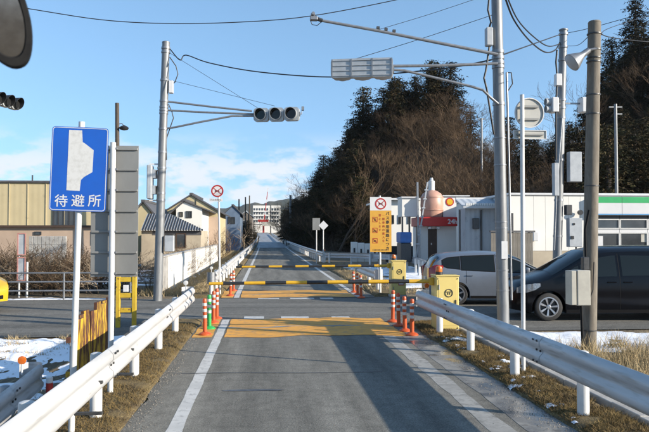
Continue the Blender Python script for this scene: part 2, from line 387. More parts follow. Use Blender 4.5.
# wet concrete gutter along the right edge
GUT = pm('wet_gutter', (.085, .086, .09), (.23, .225, .21), .10, scale=1.6, world=True, lo=.42, hi=.58, rvar=.6, bump=.12, bscale=60, c3=(.09, .085, .08), s3=5, lo3=.58, hi3=.72)
gut = MB()
for k in range(14):
    y0 = -6 + k * 1.42
    if y0 > 13.0: break
gutter = struct(strip('gutter', GUT, 2.66, 3.16, -12, 12.9, .0025, .3, .03, .03))

# verges with guardrails, raised soil with uneven edge
VERGE = pm('verge_moss', (.150, .104, .038), (.070, .048, .022), .95, scale=5, world=True, bump=1.0, bscale=60, lo=.35, hi=.65, c3=(.22, .165, .07), s3=34, lo3=.52, hi3=.66)
def verge_h(x, y, x0, x1, ye):
    e = min(x - x0, x1 - x, (ye - y) * .8); return .012 + .05 * sstep(-.02, .22, e) + .022 * nz(x, y, 2, 3.1) * sstep(0, .2, e) + .012 * nz(x, y, 4, 11)
def verge(name, x0, x1, ya, yb, seed):
    m = MB(); nx, nyy = 16, int((yb - ya) / .12)
    def fn(u, v):
        y = ya + (yb - ya) * u; w0 = x0 + .07 * nz(y, seed, 1.3, 1.4) + .04 * nz(y, seed, 5, 4.5)
        x = w0 + (x1 - w0) * v; z = verge_h(x, y, w0, x1, yb) + rise(y)
        if v in (0, 1) or u in (0, 1): z = -.05 + rise(y)
        return (x, y, z)
    m.grid(fn, nyy, nx); return struct(m.build(name, VERGE, smooth=True, fix=False, angle=180))
verge('left_verge', -2.45, -1.42, -8, 15.62, 1.0)
verge('right_verge', 3.10, 3.92, -8, 14.75, 2.0)
verge('left_verge', -2.6, -1.40, 21.0, 110, 3.0)
verge('right_verge', 3.46, 4.6, 21.2, 46, 4.0)
def blades(name, mat, spots, hmin, hmax, wid, lean, seed):
    rd = random.Random(seed); m = MB()
    for (x, y, z) in spots:
        h = rd.uniform(hmin, hmax); a = rd.uniform(0, 6.283); w = wid * rd.uniform(.6, 1.3); lx, ly = rd.gauss(0, lean) * h, rd.gauss(0, lean) * h
        dx, dy = math.cos(a) * w, math.sin(a) * w; o = len(m.v)
        m.v += [(x - dx, y - dy, z), (x + dx, y + dy, z), (x + lx, y + ly, z + h)]; m.f.append((o, o + 1, o + 2))
    return struct(m.build(name, mat, fix=False), 'stuff')
STRAW = pm('straw', (.46, .36, .20), (.27, .20, .105), .9, scale=3, world=True, lo=.35, hi=.65)
TURF = pm('dead_turf', (.19, .130, .045), (.095, .064, .026), .95, scale=5, world=True, lo=.35, hi=.65)
rd = random.Random(3); sp = []
for _ in range(78000):
    y = 5 + (rd.random() ** 1.5) * 9.6
    if rd.random() < .62: x = rd.uniform(3.16, 3.90); z = verge_h(x, y, 3.10, 3.92, 14.75) - .008
    else: x = rd.uniform(-2.4, -1.48); z = verge_h(x, y, -2.45, -1.42, 15.62) - .008
    if nz(x, y, 7, 2.2) > .32: continue
    sp.append((x, y, z))
blades('short_grass', TURF, sp, .010, .060, .0048, .9, 5)['label'] = 'short dead brown grass along both guardrails'
# grit and leaf crumbs swept to the road edges
m = MB()
for _ in range(5200):
    y = 5.5 + rd.random() ** 1.4 * 10; q = rd.random()
    x = rd.gauss(-1.40, .10) if q < .35 else rd.gauss(3.08, .14) if q < .8 else rd.uniform(-1.4, 3.0)
    if y > 15.3 and q >= .35: continue
    r = rd.uniform(.003, .011) * (.6 if q >= .8 else 1); o = len(m.v); a = rd.uniform(0, 6.28)
    m.v += [(x + r * math.cos(a + k * 2.09) * rd.uniform(.7, 1.4), y + r * math.sin(a + k * 2.09) * rd.uniform(.7, 1.4), .002) for k in range(3)] + [(x, y, .002 + r * rd.uniform(.5, 1.1))]
    m.f += [(o, o + 1, o + 3), (o + 1, o + 2, o + 3), (o + 2, o, o + 3)]
GRIT = pm('grit', (.13, .115, .095), (.24, .22, .19), .9, scale=9, world=True)
struct(m.build('grit', GRIT, fix=False), 'stuff')['label'] = 'loose grit along the road edges'
# kerb stones behind the right guardrail
kerb = thing('kerb', (4.0, 8, 0), 'line of concrete kerb stones behind the right guardrail', 'kerb')
del kerb['category'], kerb['label']; struct(kerb)
km = MB().box(-.06, .06, -.295, .295, -.05, .075).mesh('kerb_stone', CONC, bev=.012, seg=2)
for k in range(18):
    y = 4.0 + k * .6
    shared('kerb_stone', km, kerb, (.0 + rd.uniform(-.008, .008), y - 8, rd.uniform(-.006, .006)), (0, 0, rd.uniform(-.012, .012)))
kerb_l = thing('kerb', (-2.52, 8, 0), '', ''); del kerb_l['category'], kerb_l['label']; struct(kerb_l)
for k in range(18):
    y = 4.0 + k * .6
    shared('kerb_stone', km, kerb_l, (rd.uniform(-.008, .008), y - 8, -.02 + rd.uniform(-.006, .006)), (0, 0, rd.uniform(-.012, .012)))

# snow: real sheets whose hollows dip under the soil
def snow(name, x0, x1, y0, y1, amp, thr, sc_, res, seed, edge=.5, parent=None, base=None):
    m = MB(); nx, nyy = int((x1 - x0) / res), int((y1 - y0) / res); zz = {}
    for i in range(nx + 1):
        for j in range(nyy + 1):
            x, y = x0 + i * res, y0 + j * res
            e = min(x - x0, x1 - x, y - y0, y1 - y) + edge * .7 * nz(x, y, seed + 9, .9)
            h = (.5 * nz(x, y, seed, sc_) + .3 * nz(x, y, seed + 3, sc_ * 2.7) + .2 * nz(x, y, seed + 5, sc_ * 8)) - thr
            h = amp * max(-1, min(.45, h)) - (1 - sstep(0, edge, e)) * amp * 1.3
            g = (base(x, y) if base is not None else terrain(x, y)) + (.02 * nz(x, y, 3, .8) if base is None else 0)
            zz[i, j] = (x, y, g + h, h)
    idx = {}
    for i in range(nx):
        for j in range(nyy):
            q = [(i, j), (i + 1, j), (i + 1, j + 1), (i, j + 1)]
            if max(zz[k][3] for k in q) < -.004: continue
            f = []
            for k in q:
                if k not in idx: idx[k] = len(m.v); m.v.append(zz[k][:3])
                f.append(idx[k])
            m.f.append(tuple(f))
    o = m.build(name, SNOW, smooth=True, fix=False, angle=180); return struct(o, 'stuff')
snow('snow_field', -13.5, -2.6, 5.0, 13.42, .10, -.20, 2.3, .06, 1.0, .22)['label'] = 'thin melting snow over the field left of the guardrail'
snow('snow_patch', 4.15, 16, 10.7, 13.4, .10, -.22, .8, .08, 21.0, .3)['label'] = 'snow patch beside the street near the concrete pole'
snow('snow_patch', 4.1, 9.0, 7.4, 10.6, .06, .22, 1.3, .07, 33.0, .3)['label'] = 'scraps of snow among dry grass behind the guardrail'
snow('snow_patch', 3.05, 3.9, 6.5, 12.6, .05, .30, 2.4, .025, 47.0, .16, base=lambda x, y: verge_h(x, y, 3.10, 3.92, 14.75) + .012)['label'] = 'scraps of snow on the right verge'
snow('snow_patch', -20, -4.6, 20.75, 21.7, .09, -.2, .9, .09, 55.0, .2)['label'] = 'snow strip along the foot of the pipe fence'
snow('snow_patch', 4.4, 9.5, 24, 42, .10, -.15, .5, .16, 61.0, .6)['label'] = 'snow on the lot behind the far yellow barrier'
snow('snow_patch', -9.5, -3.0, 26, 60, .12, .02, .35, .2, 71.0, .6)['label'] = 'snow patches on the bank left of the far busway'
# frost on the shaded far road
sf = MB(); sf.grid(lambda u, v: (-1.3 + 4.7 * v + far_curve(95 + 200 * u), 95 + 200 * u, .007 + rise(95 + 200 * u) + .006 * nz(v * 8, u * 60, 2) - .003 * (1 - sstep(0, .1, u))), 160, 24)
FROST = pm('frost', (.30, .32, .35), (.17, .175, .18), .6, scale=.5, stretch=(2, .3, 1), world=True, lo=.35, hi=.65)
struct(sf.build('frost', FROST, smooth=True, fix=False), 'stuff')['label'] = 'pale frost on the shaded far stretch of road'

# long straw tufts behind the right rail and weeds on the left field
sp = []
for _ in range(46):
    cx, cy = rd.uniform(5.0, 8.6), rd.uniform(8.6, 11.3)
    if cx < 5.4 and cy > 10.9: continue
    for _ in range(160):
        sp.append((cx + rd.gauss(0, .12), cy + rd.gauss(0, .12), terrain(cx, cy)))
blades('dry_grass', STRAW, sp, .12, .38, .006, .45, 9)['label'] = 'long pale straw grass behind the right guardrail'
sp = []
for _ in range(420):
    cx, cy = rd.uniform(-9, -2.9), rd.uniform(6, 13.2)
    if nz(cx, cy, 4, .5) < -.05: continue
    for _ in range(36): sp.append((cx + rd.gauss(0, .13), cy + rd.gauss(0, .04), terrain(cx, cy) + .03))
blades('dry_grass', STRAW, sp, .03, .11, .005, .8, 10)['label'] = 'short straw poking through the snow on the left'
sp = []
for _ in range(900):
    y = 22 + rd.random() ** 1.6 * 60; sd = rd.random() < .75
    x = rd.uniform(-4.2, -1.7) if sd else rd.uniform(3.6, 5.4)
    if not sd and y > 45: continue
    for _ in range(18): sp.append((x + rd.gauss(0, .15), y + rd.gauss(0, .2), terrain(x, y)))
blades('dry_grass', STRAW, sp, .08, .30, .009, .6, 12)['label'] = 'straw grass on the banks beside the far busway'
# ------------------------------------------------------------------ guardrails
WPROF = [(-.010, .0), (.012, .012), (.050, .055), (.055, .085), (.052, .115), (.012, .155), (.006, .175), (.012, .195), (.052, .235), (.055, .265), (.050, .295), (.012, .338), (-.010, .350)]
def beam_mb(p, q, side, ztop, thick=.004):
    p, q = Vector(p), Vector(q); d = (q - p).normalized(); n = Vector((d.y, -d.x, 0)) * side   # towards the road
    m = MB(); k = len(WPROF); nseg = 4
    for i in range(nseg + 1):
        c = p + (q - p) * i / nseg
        for (a, h) in WPROF: m.v.append((c.x + n.x * a, c.y + n.y * a, ztop - .35 + h + rise(c.y)))
    for i in range(nseg + 1):
        c = p + (q - p) * i / nseg
        for (a, h) in WPROF: m.v.append((c.x + n.x * (a - thick), c.y + n.y * (a - thick), ztop - .35 + h + rise(c.y)))
    B = (nseg + 1) * k
    for i in range(nseg):
        for j in range(k - 1):
            a = i * k + j; m.f.append((a, a + k, a + k + 1, a + 1)); m.f.append((B + a, B + a + 1, B + a + k + 1, B + a + k))
        for j in (0, k - 1):
            a = i * k + j; m.f.append((a, B + a, B + a + k, a + k))
    return m
def guardrail(label, pts, side, mat, ztop=.78, spacing=2.0, section=4.0, postmat=None, bolts=True, ends=(None, None), zg=0.0, knobs=(), group='roadside guardrails', t0=.3):
    pts = [Vector((*p, 0)) for p in pts]; root = thing('guardrail', (pts[0].x, pts[0].y, zg), label, 'guardrail', group)
    segs = [(a, b) for a, b in zip(pts, pts[1:])]; total = sum((b - a).length for a, b in segs)
    def pos(t):
        for a, b in segs:
            L = (b - a).length
            if t <= L + 1e-6: return a + (b - a) * (t / L), (b - a).normalized()
            t -= L
        return segs[-1][1], (segs[-1][1] - segs[-1][0]).normalized()
    off = OFF[root.name]
    t = 0; k = 0
    while t < total - .05:
        e = min(total, t + section)
        (a, d), (b, _) = pos(t), pos(e)
        lap = Vector((d.y, -d.x, 0)) * side * (.004 * (k % 2))
        bo = beam_mb(a + lap, b + d * .10 + lap, side, ztop).build('beam', mat, root, smooth=True, fix=False, angle=50)
        if bolts:
            m = MB(); n = Vector((d.y, -d.x, 0)) * side
            for dt in (.05, .16):
                for h in (.05, .30, .175):
                    c = a + d * dt + n * (.055 if h != .175 else .010) + lap; z = ztop - .35 + h
                    m.tube([c + Vector((0, 0, z)), c + n * .014 + Vector((0, 0, z))], .014, 6)
            m.build('splice_bolts', DARKM, bo)
        t = e; k += 1
    pm_ = MB().tube([(0, 0, -.3), (0, 0, ztop - .05)], .0635, 14).add(MB().lathe([(.0635, 0), (.06, .018), (.035, .03), (.001, .034)], 14).v, []).mesh('post', postmat or WHITE, smooth=True)
    pm_ = MB().lathe([(.0635, -.3), (.0635, ztop - zg - .07), (.058, ztop - zg - .05), (.03, ztop - zg - .04)], 16).mesh('post', postmat or WHITE, smooth=True)
    bk = MB().box(-.07, .07, -.055, .055, ztop - zg - .30, ztop - zg - .06).mesh('bracket', mat, bev=.008)
    fl = MB()
    t = t0; k = 0
    while t < total + .01:
        c, d = pos(t); n = Vector((d.y, -d.x, 0)) * side; rz = math.atan2(n.y, n.x)
        pc = c - n * .135
        if spacing < 5:
            shared('post', pm_, root, (pc.x - off.x, pc.y - off.y, rise(pc.y)), (0, 0, k * .7))
            shared('bracket', bk, root, (c.x - n.x * .068 - off.x, c.y - n.y * .068 - off.y, rise(c.y)), (0, 0, rz))
        t += spacing; k += 1
    for i, e in enumerate(ends):
        if not e: continue
        c, d = (pts[0], (pts[0] - pts[1]).normalized()) if i == 0 else (pts[-1], (pts[-1] - pts[-2]).normalized())
        n = Vector((d.y, -d.x, 0)) * (side if i == 1 else -side)
        c = c + d * (.10 if i == 1 else 0)
        m = MB(); R0 = .11; nn = 10                    # rounded terminal wrapping back behind the beam
        rows = []
        for q in range(nn + 1):
            a = math.pi * q / nn; cc = c - n * R0 + n * (R0 + .03) * math.cos(a) + d * (R0 + .06) * math.sin(a)
            rows.append(cc)
        for cc in rows: m.v += [(cc.x, cc.y, ztop - .36), (cc.x, cc.y, ztop + .008)]
        m.f = [(2 * q, 2 * q + 2, 2 * q + 3, 2 * q + 1) for q in range(nn)]
        m.build('end_terminal', mat if e == 1 else GALV, root, smooth=True, fix=False, angle=80)
    for (kt, colm) in knobs:
        c, d = pos(kt); n = Vector((d.y, -d.x, 0)) * side; c = c - n * .135
        m = MB().tube([c + Vector((0, 0, ztop - .06)), c + Vector((0, 0, ztop + .07))], .012, 6)
        kn = m.build('reflector_stem', WHITE, root)
        MB().lathe([(.02, -.02), (.05, -.016), (.055, 0), (.05, .016), (.02, .02)], 14, 'y', c + Vector((0, 0, ztop + .12))).build('reflector', colm, kn, smooth=True)
    return root
guardrail('white guardrail running along the left road edge in the foreground', [(-1.66, 3.2), (-1.66, 15.2)], 1, RAILW, ends=(None, 1), knobs=((11.9, REFW),), t0=2.0, spacing=2.05)
guardrail('dusty grey-white guardrail along the right road edge in the foreground', [(3.28, 3.6), (3.28, 14.0)], -1, RAILG, ends=(None, 1), knobs=((10.25, LAMPOR),), spacing=1.97, t0=1.33)
far_l = [(-1.62, 21.3), (-1.62, 60)] + [(-1.62 + far_curve(y), y) for y in range(80, 261, 20)]
guardrail('white guardrail receding along the left edge of the busway beyond the street', far_l, 1, RAILW, ends=(2, None), knobs=((.3, REFW),), bolts=False)
far_r = [(3.85, 44.5), (3.7, 60)] + [(3.7 + far_curve(y), y) for y in range(80, 261, 20)]
guardrail('guardrail receding along the right edge of the busway below the wooded hill', far_r, -1, RAILW, bolts=False, knobs=((.3, LAMPOR),))
guardrail('guardrail turning off to the right beside the two small far road signs', [(3.95, 44.2), (5.2, 44.0), (7.6, 39.6), (7.9, 34), (6.7, 25.6)], -1, RAILG, bolts=False, section=3.0)
guardrail('short white guardrail under the yellow warning board', [(3.75, 22.5), (3.75, 26.5)], -1, RAILW, bolts=False, ends=(1, None), knobs=((.3, LAMPOR),))
# low galvanised rail down in the snow on the left
guardrail('low galvanised guardrail curving through the snow at the lower left', [(-2.55, 3.8), (-2.8, 6.9), (-2.98, 9.0)], 1, RAILG, ztop=.27, zg=-.41, ends=(None, 1), knobs=((5.0, LAMPOR),), postmat=GALV, bolts=True)
tag(MB().box(-3.02, -2.90, 10.55, 10.67, -.5, .42).build('marker_stub', CONC, bev=.012), 'grey concrete stub post standing in the snow behind the low rail', 'post')
t = thing('marker_post', (-2.62, 8.35, -.3), 'short red and white marker post beside the low rail', 'post')
MB().lathe([(.04, -.3), (.04, .25), (.03, .262)], 12, 'z', (-2.62, 8.35, 0)).build('stake', SIGNW, t, smooth=True)
MB().lathe([(.042, .06), (.042, .19)], 12, 'z', (-2.62, 8.35, 0)).build('red_band', SIGNR, t, smooth=True)

# ------------------------------------------------------------------ rubber delineator posts
def delineator(mat, label, loc, rz):
    t = thing('delineator_post', (0, 0, 0), label, 'delineator', 'plastic delineator posts at the crossing')
    MB().lathe([(.125, 0), (.125, .022), (.10, .038), (.055, .06)], 18).build('base', mat, t, smooth=True)
    MB().lathe([(.042, .05), (.040, .62), (.043, .64), (.043, .69), (.034, .71), (.01, .716)], 16).build('tube', mat, t, smooth=True)
    for z in (.36, .48, .60): MB().lathe([(.0425, z - .03), (.0430, z - .028), (.0430, z + .028), (.0425, z + .03)], 16).build('reflective_band', REFW, t, smooth=True)
    t.location = (loc.x, loc.y, .005); t.rotation_euler = (random.uniform(-.02, .02), random.uniform(-.025, .025), rz); return t
SPOTS = [((205, 335), ORANGEP, 'orange delineator post nearest the camera on the left, white bands'),
 ((209.3, 329), GREENP, 'green delineator post with white bands among the orange ones on the left'),
 ((213.5, 323), ORANGEP, 'orange delineator post just behind the green one on the left'),
 ((216.8, 319), ORANGEP, 'orange delineator post farthest of the near left row'),
 ((230.3, 296), ORANGEP, 'orange delineator post across the street on the left, nearer of the pair'),
 ((233.6, 291), ORANGEP, 'orange delineator post across the street on the left, farther of the pair'),
 ((392.7, 322), ORANGEP, 'orange delineator post farthest left of the near right row of four'),
 ((398.8, 326), ORANGEP, 'second orange delineator post from the left of the near right row'),
 ((405, 331.5), ORANGEP, 'third orange delineator post from the left of the near right row'),
 ((412, 335.5), ORANGEP, 'rightmost orange delineator post nearest the right guardrail'),
 ((354, 292.5), ORANGEP, 'leftmost orange delineator post of the three across the street on the right'),
 ((357.6, 295), ORANGEP, 'middle orange delineator post of the three across the street on the right'),
 ((361.2, 298), ORANGEP, 'rightmost orange delineator post of the three across the street on the right')]
protos = {}
for i, (p, mt, lb) in enumerate(SPOTS):
    g = gnd(*p)
    if mt.name not in protos: protos[mt.name] = delineator(mt, lb, g, i * 1.1)
    else:
        d = dup(protos[mt.name], (g.x, g.y, .005), i * 1.1, lb)
        d.rotation_euler = (random.uniform(-.03, .03), random.uniform(-.03, .03), i * 1.1)

# ------------------------------------------------------------------ gate barriers
def barrier(label, lb_pos, arm_to, arm_z, ysgn, armlabel):
    x, y = lb_pos
    t = thing('barrier_machine', (x, y, 0), label, 'barrier', 'yellow barrier machines')
    w, d, h = .235, .22, 1.13
    MB().box(x - w - .02, x + w + .02, y - d - .02, y + d + .02, -.02, .06).build('plinth', CONC, t, bev=.01)
    c = MB().box(x - w, x + w, y - d, y + d, .06, h).build('cabinet', YELP, t, bev=.018, seg=2)
    MB().box(x - w - .012, x + w + .012, y - d - .012, y + d + .012, h + .001, h + .03).build('lid', YELP, c, bev=.008)
    MB().box(x - w + .05, x + w - .05, y - d - .006, y - d - .001, .14, h - .06).build('door', YELP, c, bev=.002)
    for hz_ in (.28, .92): MB().tube([(x - w + .055, y - d - .012, hz_ - .05), (x - w + .055, y - d - .012, hz_ + .05)], .011, 8).build('hinge', GALV, c)
    MB().box(x + w - .085, x + w - .06, y - d - .024, y - d - .006, .56, .66).build('door_handle', DARKM, c, bev=.004)
    for bx in (-1, 1):
        for bz in (.09, h - .04): MB().lathe([(.012, -.006), (.009, .004)], 8, 'y', (x + bx * (w - .03), y - d - .004, bz)).build('bolt', DARKM, c)
    ring = MB().lathe([(.085, -.003), (.085, .003), (.070, .003), (.070, -.003)], 24, 'y', (x + .02, y - d - .012, .80)); ring.f = ring.f[:-2]
    n = 24; ring.f += [(3 * n + j, 3 * n + (j + 1) % n, (j + 1) % n, j) for j in range(n)]
    ring.build('round_mark', SIGNK, c)
    MB().box(x - .045, x + .085, y - d - .014, y - d - .008, .817, .829).box(x - .005, x + .007, y - d - .014, y - d - .008, .765, .81).box(x + .035, x + .047, y - d - .014, y - d - .008, .765, .81).build('round_mark_strokes', SIGNK, c)
    MB().box(x - .02, x + .17, y - d - .011, y - d - .0065, .37, .47).build('red_label', SIGNR, c)
    MB().box(x + .0, x + .15, y - d - .0135, y - d - .0115, .395, .43).build('white_label', SIGNW, c)
    lm = MB().lathe([(.075, h + .03), (.075, h + .09)], 16, 'z', (x - .12, y, 0)).build('lamp_base', BLACKM, t, smooth=True)
    MB().lathe([(.068, h + .09), (.07, h + .16), (.055, h + .20), (.02, h + .215)], 16, 'z', (x - .12, y, 0)).build('lamp_lens', LAMPOR, lm, smooth=True)
    MB().box(x - w - .10, x - w - .001, y - .06, y + .06, arm_z - .08, arm_z + .08).build('arm_hub', YELB, t, bev=.015)
    x1 = x - w - .10; L = x1 - arm_to
    a = None; k = 0; step = .42; xx = x1
    while xx > arm_to + .05:
        e = max(arm_to, xx - step)
        sag = lambda q: -.02 * ((x1 - q) / L) ** 2
        MB().tube([(xx, y, arm_z + sag(xx)), (e, y, arm_z + sag(e))], .042 - .010 * ((x1 - xx) / L), 12).build('arm_stripe', (YELB if k % 2 == 0 else BLACKM), t, smooth=True)
        xx = e; k += 1
    return t
pb = gnd(445, 331); barrier('yellow barrier cabinet with orange lamp behind the right guardrail, striped arm lowered', (pb.x, pb.y), at(209, 282, pb.y).x, at(320, 282, pb.y).z, 1, '')
pb = gnd(397.5, 296.4); barrier('yellow barrier cabinet across the street beside the warning board, striped arm lowered', (pb.x, pb.y), at(236, 266, pb.y).x, at(320, 266, pb.y).z, 1, '')

# ------------------------------------------------------------------ old yellow crossing fence and frame
t = thing('plank_fence', (-2.62, 9.0, -.3), 'low rusty yellow fence of upright planks beside the left guardrail', 'fence')
rd = random.Random(11); RUSTE = pm('rust_edge', (.085, .032, .016), (.045, .02, .012), .85, scale=8, world=True)
p0, p1 = at(77, 318, 9.0), at(109, 296, 11.0)
for k in range(8):
    u = k / 7.0; y = 9.0 + 2.0 * u; x = p0.x + (p1.x - p0.x) * u; z = p0.z + (p1.z - p0.z) * u + rd.uniform(-.05, .04)
    m = MB().box(-.022, .022, -.098, .098, -.38, z)
    o = m.build('plank', RUSTY, None); o.data.materials.append(RUSTE)
    for pl in o.data.polygons:
        if abs(pl.normal.x) < .5: pl.material_index = 1
    o.parent = t; o.location = Vector((x, y, 0)) - OFF[t.name]; o.rotation_euler = (rd.uniform(-.02, .02), rd.uniform(-.04, .04), R(-4) + rd.uniform(-.10, .10))
MB().bar((p0.x - .07, 8.85, .18), (p1.x - .07, 11.1, .24), .05, .07).build('back_rail', RUSTY, t)
MB().bar((p0.x - .07, 8.85, .62), (p1.x - .07, 11.1, .70), .05, .07).build('back_rail', RUSTY, t)
c = gnd(126, 327); fx, fy = c.x, c.y
t = thing('crossing_frame', (fx, fy, -.03), 'yellow steel ladder frame standing beside the sign with grey back', 'frame')
for s in (-.17, .17): MB().box(fx + s - .045, fx + s + .045, fy - .045, fy + .045, -.1, 1.12).build('post', YELF, t, bev=.008)
for z in (1.02, .68, .36): MB().box(fx - .124, fx + .124, fy - .03, fy + .03, z - .05, z + .05).build('crossbar', YELF, t, bev=.006)
MB().box(fx - .06, fx + .05, fy - .05, fy + .012, .755, .90).build('white_plate', SIGNW, t, bev=.006)

# ------------------------------------------------------------------ pipe fence beyond the street, left
Yf = 20.95; xe = at(137, 290, Yf).x
t = thing('pipe_fence', (xe, Yf, 0), 'low grey pipe railing with three bars along the far side of the street', 'railing')
for z in (.80, .53, .26):
    x2 = xe - .15
    MB().tube([(-24, Yf, z), (-12, Yf, z + .005), (x2, Yf, z)], .024, 8).build('rail', GALV, t, smooth=True)
pmh = MB().tube([(0, 0, -.2), (0, 0, .80)], .03, 10).mesh('post', GALV, smooth=True)
for k in range(9): shared('post', pmh, t, (-.2 - 2.0 * k, .0, 0))
m = MB(); m.tube([(xe - .15, Yf, .80), (xe - .05, Yf, .78), (xe, Yf, .70), (xe, Yf, .36), (xe - .05, Yf, .28), (xe - .15, Yf, .26)], .024, 8); m.build('end_loop', GALV, t, smooth=True)
# ------------------------------------------------------------------ road signs
def plate_mb(c, rt, up, w, h, r, th, seg=5, z0=0.0):           # rounded plate; front face looks along rt x up
    c, rt, up = Vector(c), Vector(rt).normalized(), Vector(up).normalized(); n = rt.cross(up); m = MB(); pts = []
    for sx, sy, a0 in ((1, 1, 0), (-1, 1, 90), (-1, -1, 180), (1, -1, 270)):
        for k in range(seg + 1):
            a = R(a0 + 90 * k / seg); pts.append((sx * (w / 2 - r) + r * math.cos(a), sy * (h / 2 - r) + r * math.sin(a)))
    k = len(pts)
    for t in (z0, z0 + th):
        for (x, y) in pts: m.v.append(tuple(c + rt * x + up * y + n * t))
    m.f = [tuple(range(k))[::-1], tuple(range(k, 2 * k))] + [(i, (i + 1) % k, k + (i + 1) % k, k + i) for i in range(k)]
    return m
def poly_mb(pts, n, th, z0):
    m = MB(); n = Vector(n); k = len(pts)
    for t in (z0, z0 + th): m.v += [tuple(Vector(p) + n * t) for p in pts]
    m.f = [tuple(range(k))[::-1], tuple(range(k, 2 * k))] + [(i, (i + 1) % k, k + (i + 1) % k, k + i) for i in range(k)]
    return m
def ring_mb(c, rt, up, r0, r1, th, z0, n=36):
    c, rt, up = Vector(c), Vector(rt).normalized(), Vector(up).normalized(); nn = rt.cross(up); m = MB()
    for (r, t) in ((r0, z0), (r1, z0), (r1, z0 + th), (r0, z0 + th)):
        for k in range(n):
            a = 2 * math.pi * k / n; m.v.append(tuple(c + rt * r * math.cos(a) + up * r * math.sin(a) + nn * t))
    for q in range(4):
        for k in range(n):
            k2 = (k + 1) % n; q2 = (q + 1) % 4; m.f.append((q * n + k, q * n + k2, q2 * n + k2, q2 * n + k))
    return m
def disc_mb(c, rt, up, r, th, z0, n=36):
    c, rt, up = Vector(c), Vector(rt).normalized(), Vector(up).normalized()
    return poly_mb([c + rt * r * math.cos(2 * math.pi * k / n) + up * r * math.sin(2 * math.pi * k / n) for k in range(n)], rt.cross(up), th, z0)

# blue passing-place sign
Y = 6.62
TL, TR, BR, BL = (at(*p, Y) for p in ((52.2, 125.8), (108.8, 128.3), (106.2, 212.4), (48.4, 210.2)))
c = (TL + TR + BR + BL) / 4; rt = (TR - TL).normalized(); up = (TL - BL); up = (up - rt * up.dot(rt)).normalized(); w, h = (TR - TL).length, (TL - BL).length
base = at(69.5, 428, Y); base.z = -.1; top = at(80.5, 121, Y)
t = thing('road_sign', (base.x, base.y, 0), 'blue passing-place sign with white bulging lane symbol on a white pole', 'sign')
off = Vector((0, .045, 0))
MB().tube([base + off, top + off], .030, 14).build('pole', WHITE, t, smooth=True)
b = plate_mb(c, rt, up, w, h, .035, .003).build('panel', SIGNB, t)
nrm = rt.cross(up)
bd = MB()
plate_mb(c, rt, up, w - .02, h - .02, .03, .0008, z0=.0032)
def frame_mb(c, rt, up, w, h, r, wd, z0, th):
    a, b_ = plate_mb(c, rt, up, w, h, r, th, z0=z0), plate_mb(c, rt, up, w - 2 * wd, h - 2 * wd, max(.002, r - wd), th, z0=z0)
    k = len(a.v) // 2; m = MB(); m.v = a.v + b_.v; K = 2 * k
    for i in range(k):
        j = (i + 1) % k
        m.f += [(k + i, k + j, K + k + j, K + k + i), (i, K + i, K + j, j), (i, j, k + j, k + i), (K + i, K + k + i, K + k + j, K + j)]
    return m
frame_mb(c, rt, up, w - .014, h - .014, .03, .006, .0032, .0008).build('border', SIGNW, b)
cc = lambda x, y: (x * 160 / 628.0, 110 + y * 110 / 432.0)
sym = [at(*cc(*p), Y) for p in ((272, 78), (323, 80), (325, 126), (336, 133), (368, 158), (363, 244), (330, 263), (318, 275), (313, 318), (261, 315))]
sym = [p + nrm * (-(p - c).dot(nrm)) for p in sym]
poly_mb(sym[::-1], nrm, .0008, .0034).build('lane_symbol', REFW, b)
for ch, px in (('待', 240), ('避', 306), ('所', 371)):
    p = at(*cc(px, 360), Y); p = p + nrm * (.0046 - (p - c).dot(nrm))
    text_mesh(ch, .128, SIGNW, 'lettering', b, p, rt, up, bold=.0012, thick=.0006)
for q in (.30, -.30):
    pc = c + up * q * h - nrm * .012; MB().bar(pc - rt * .20, pc + rt * .20, .022, .03, up).build('mounting_rail', ALU, t)
for z in (.55, .25): MB().bar((base.x - .07, base.y + .045, z), (base.x + .30, base.y + .045, z), .035, .03).build('clamp', DARKM, t, bev=.004)

# back of a tall board, same shape as the yellow warning board
Y = 8.35
px0, px1 = at(90.5, 150, Y), at(137, 277, Y); cx = (px0.x + px1.x) / 2; w = px1.x - px0.x; zt, zb = at(113, 145, Y).z, at(113, 277, Y).z
base = at(110.5, 400, Y)
t = thing('sign_board', (base.x, Y, 0), 'tall grey sign board seen from behind on a white pole, ribbed back', 'sign')
MB().box(px0.x, px1.x, Y + .05, Y + .054, zb, zt).build('panel', ALU, t, bev=.001)
for k in range(7):
    z = zt - .045 - k * (zt - zb - .09) / 6
    r_ = MB().box(px0.x + .01, px1.x - .01, Y + .026, Y + .049, z - .014, z + .014).build('rib', ALU, t, bev=.003)
    MB().box(at(113, 200, Y).x - .05, at(113, 200, Y).x + .05, Y - .036, Y + .025, z - .012, z + .012).build('clamp', GALV, r_)
MB().tube([(base.x, Y - .02, -.1), (at(113.5, 142, Y).x, Y - .02, zt + .03)], .034, 14).build('pole', WHITE, t, smooth=True)
for z in (.58, .28): MB().bar((base.x - .05, Y - .02, z), (base.x + .28, Y - .02, z), .035, .03).build('clamp', DARKM, t, bev=.004)

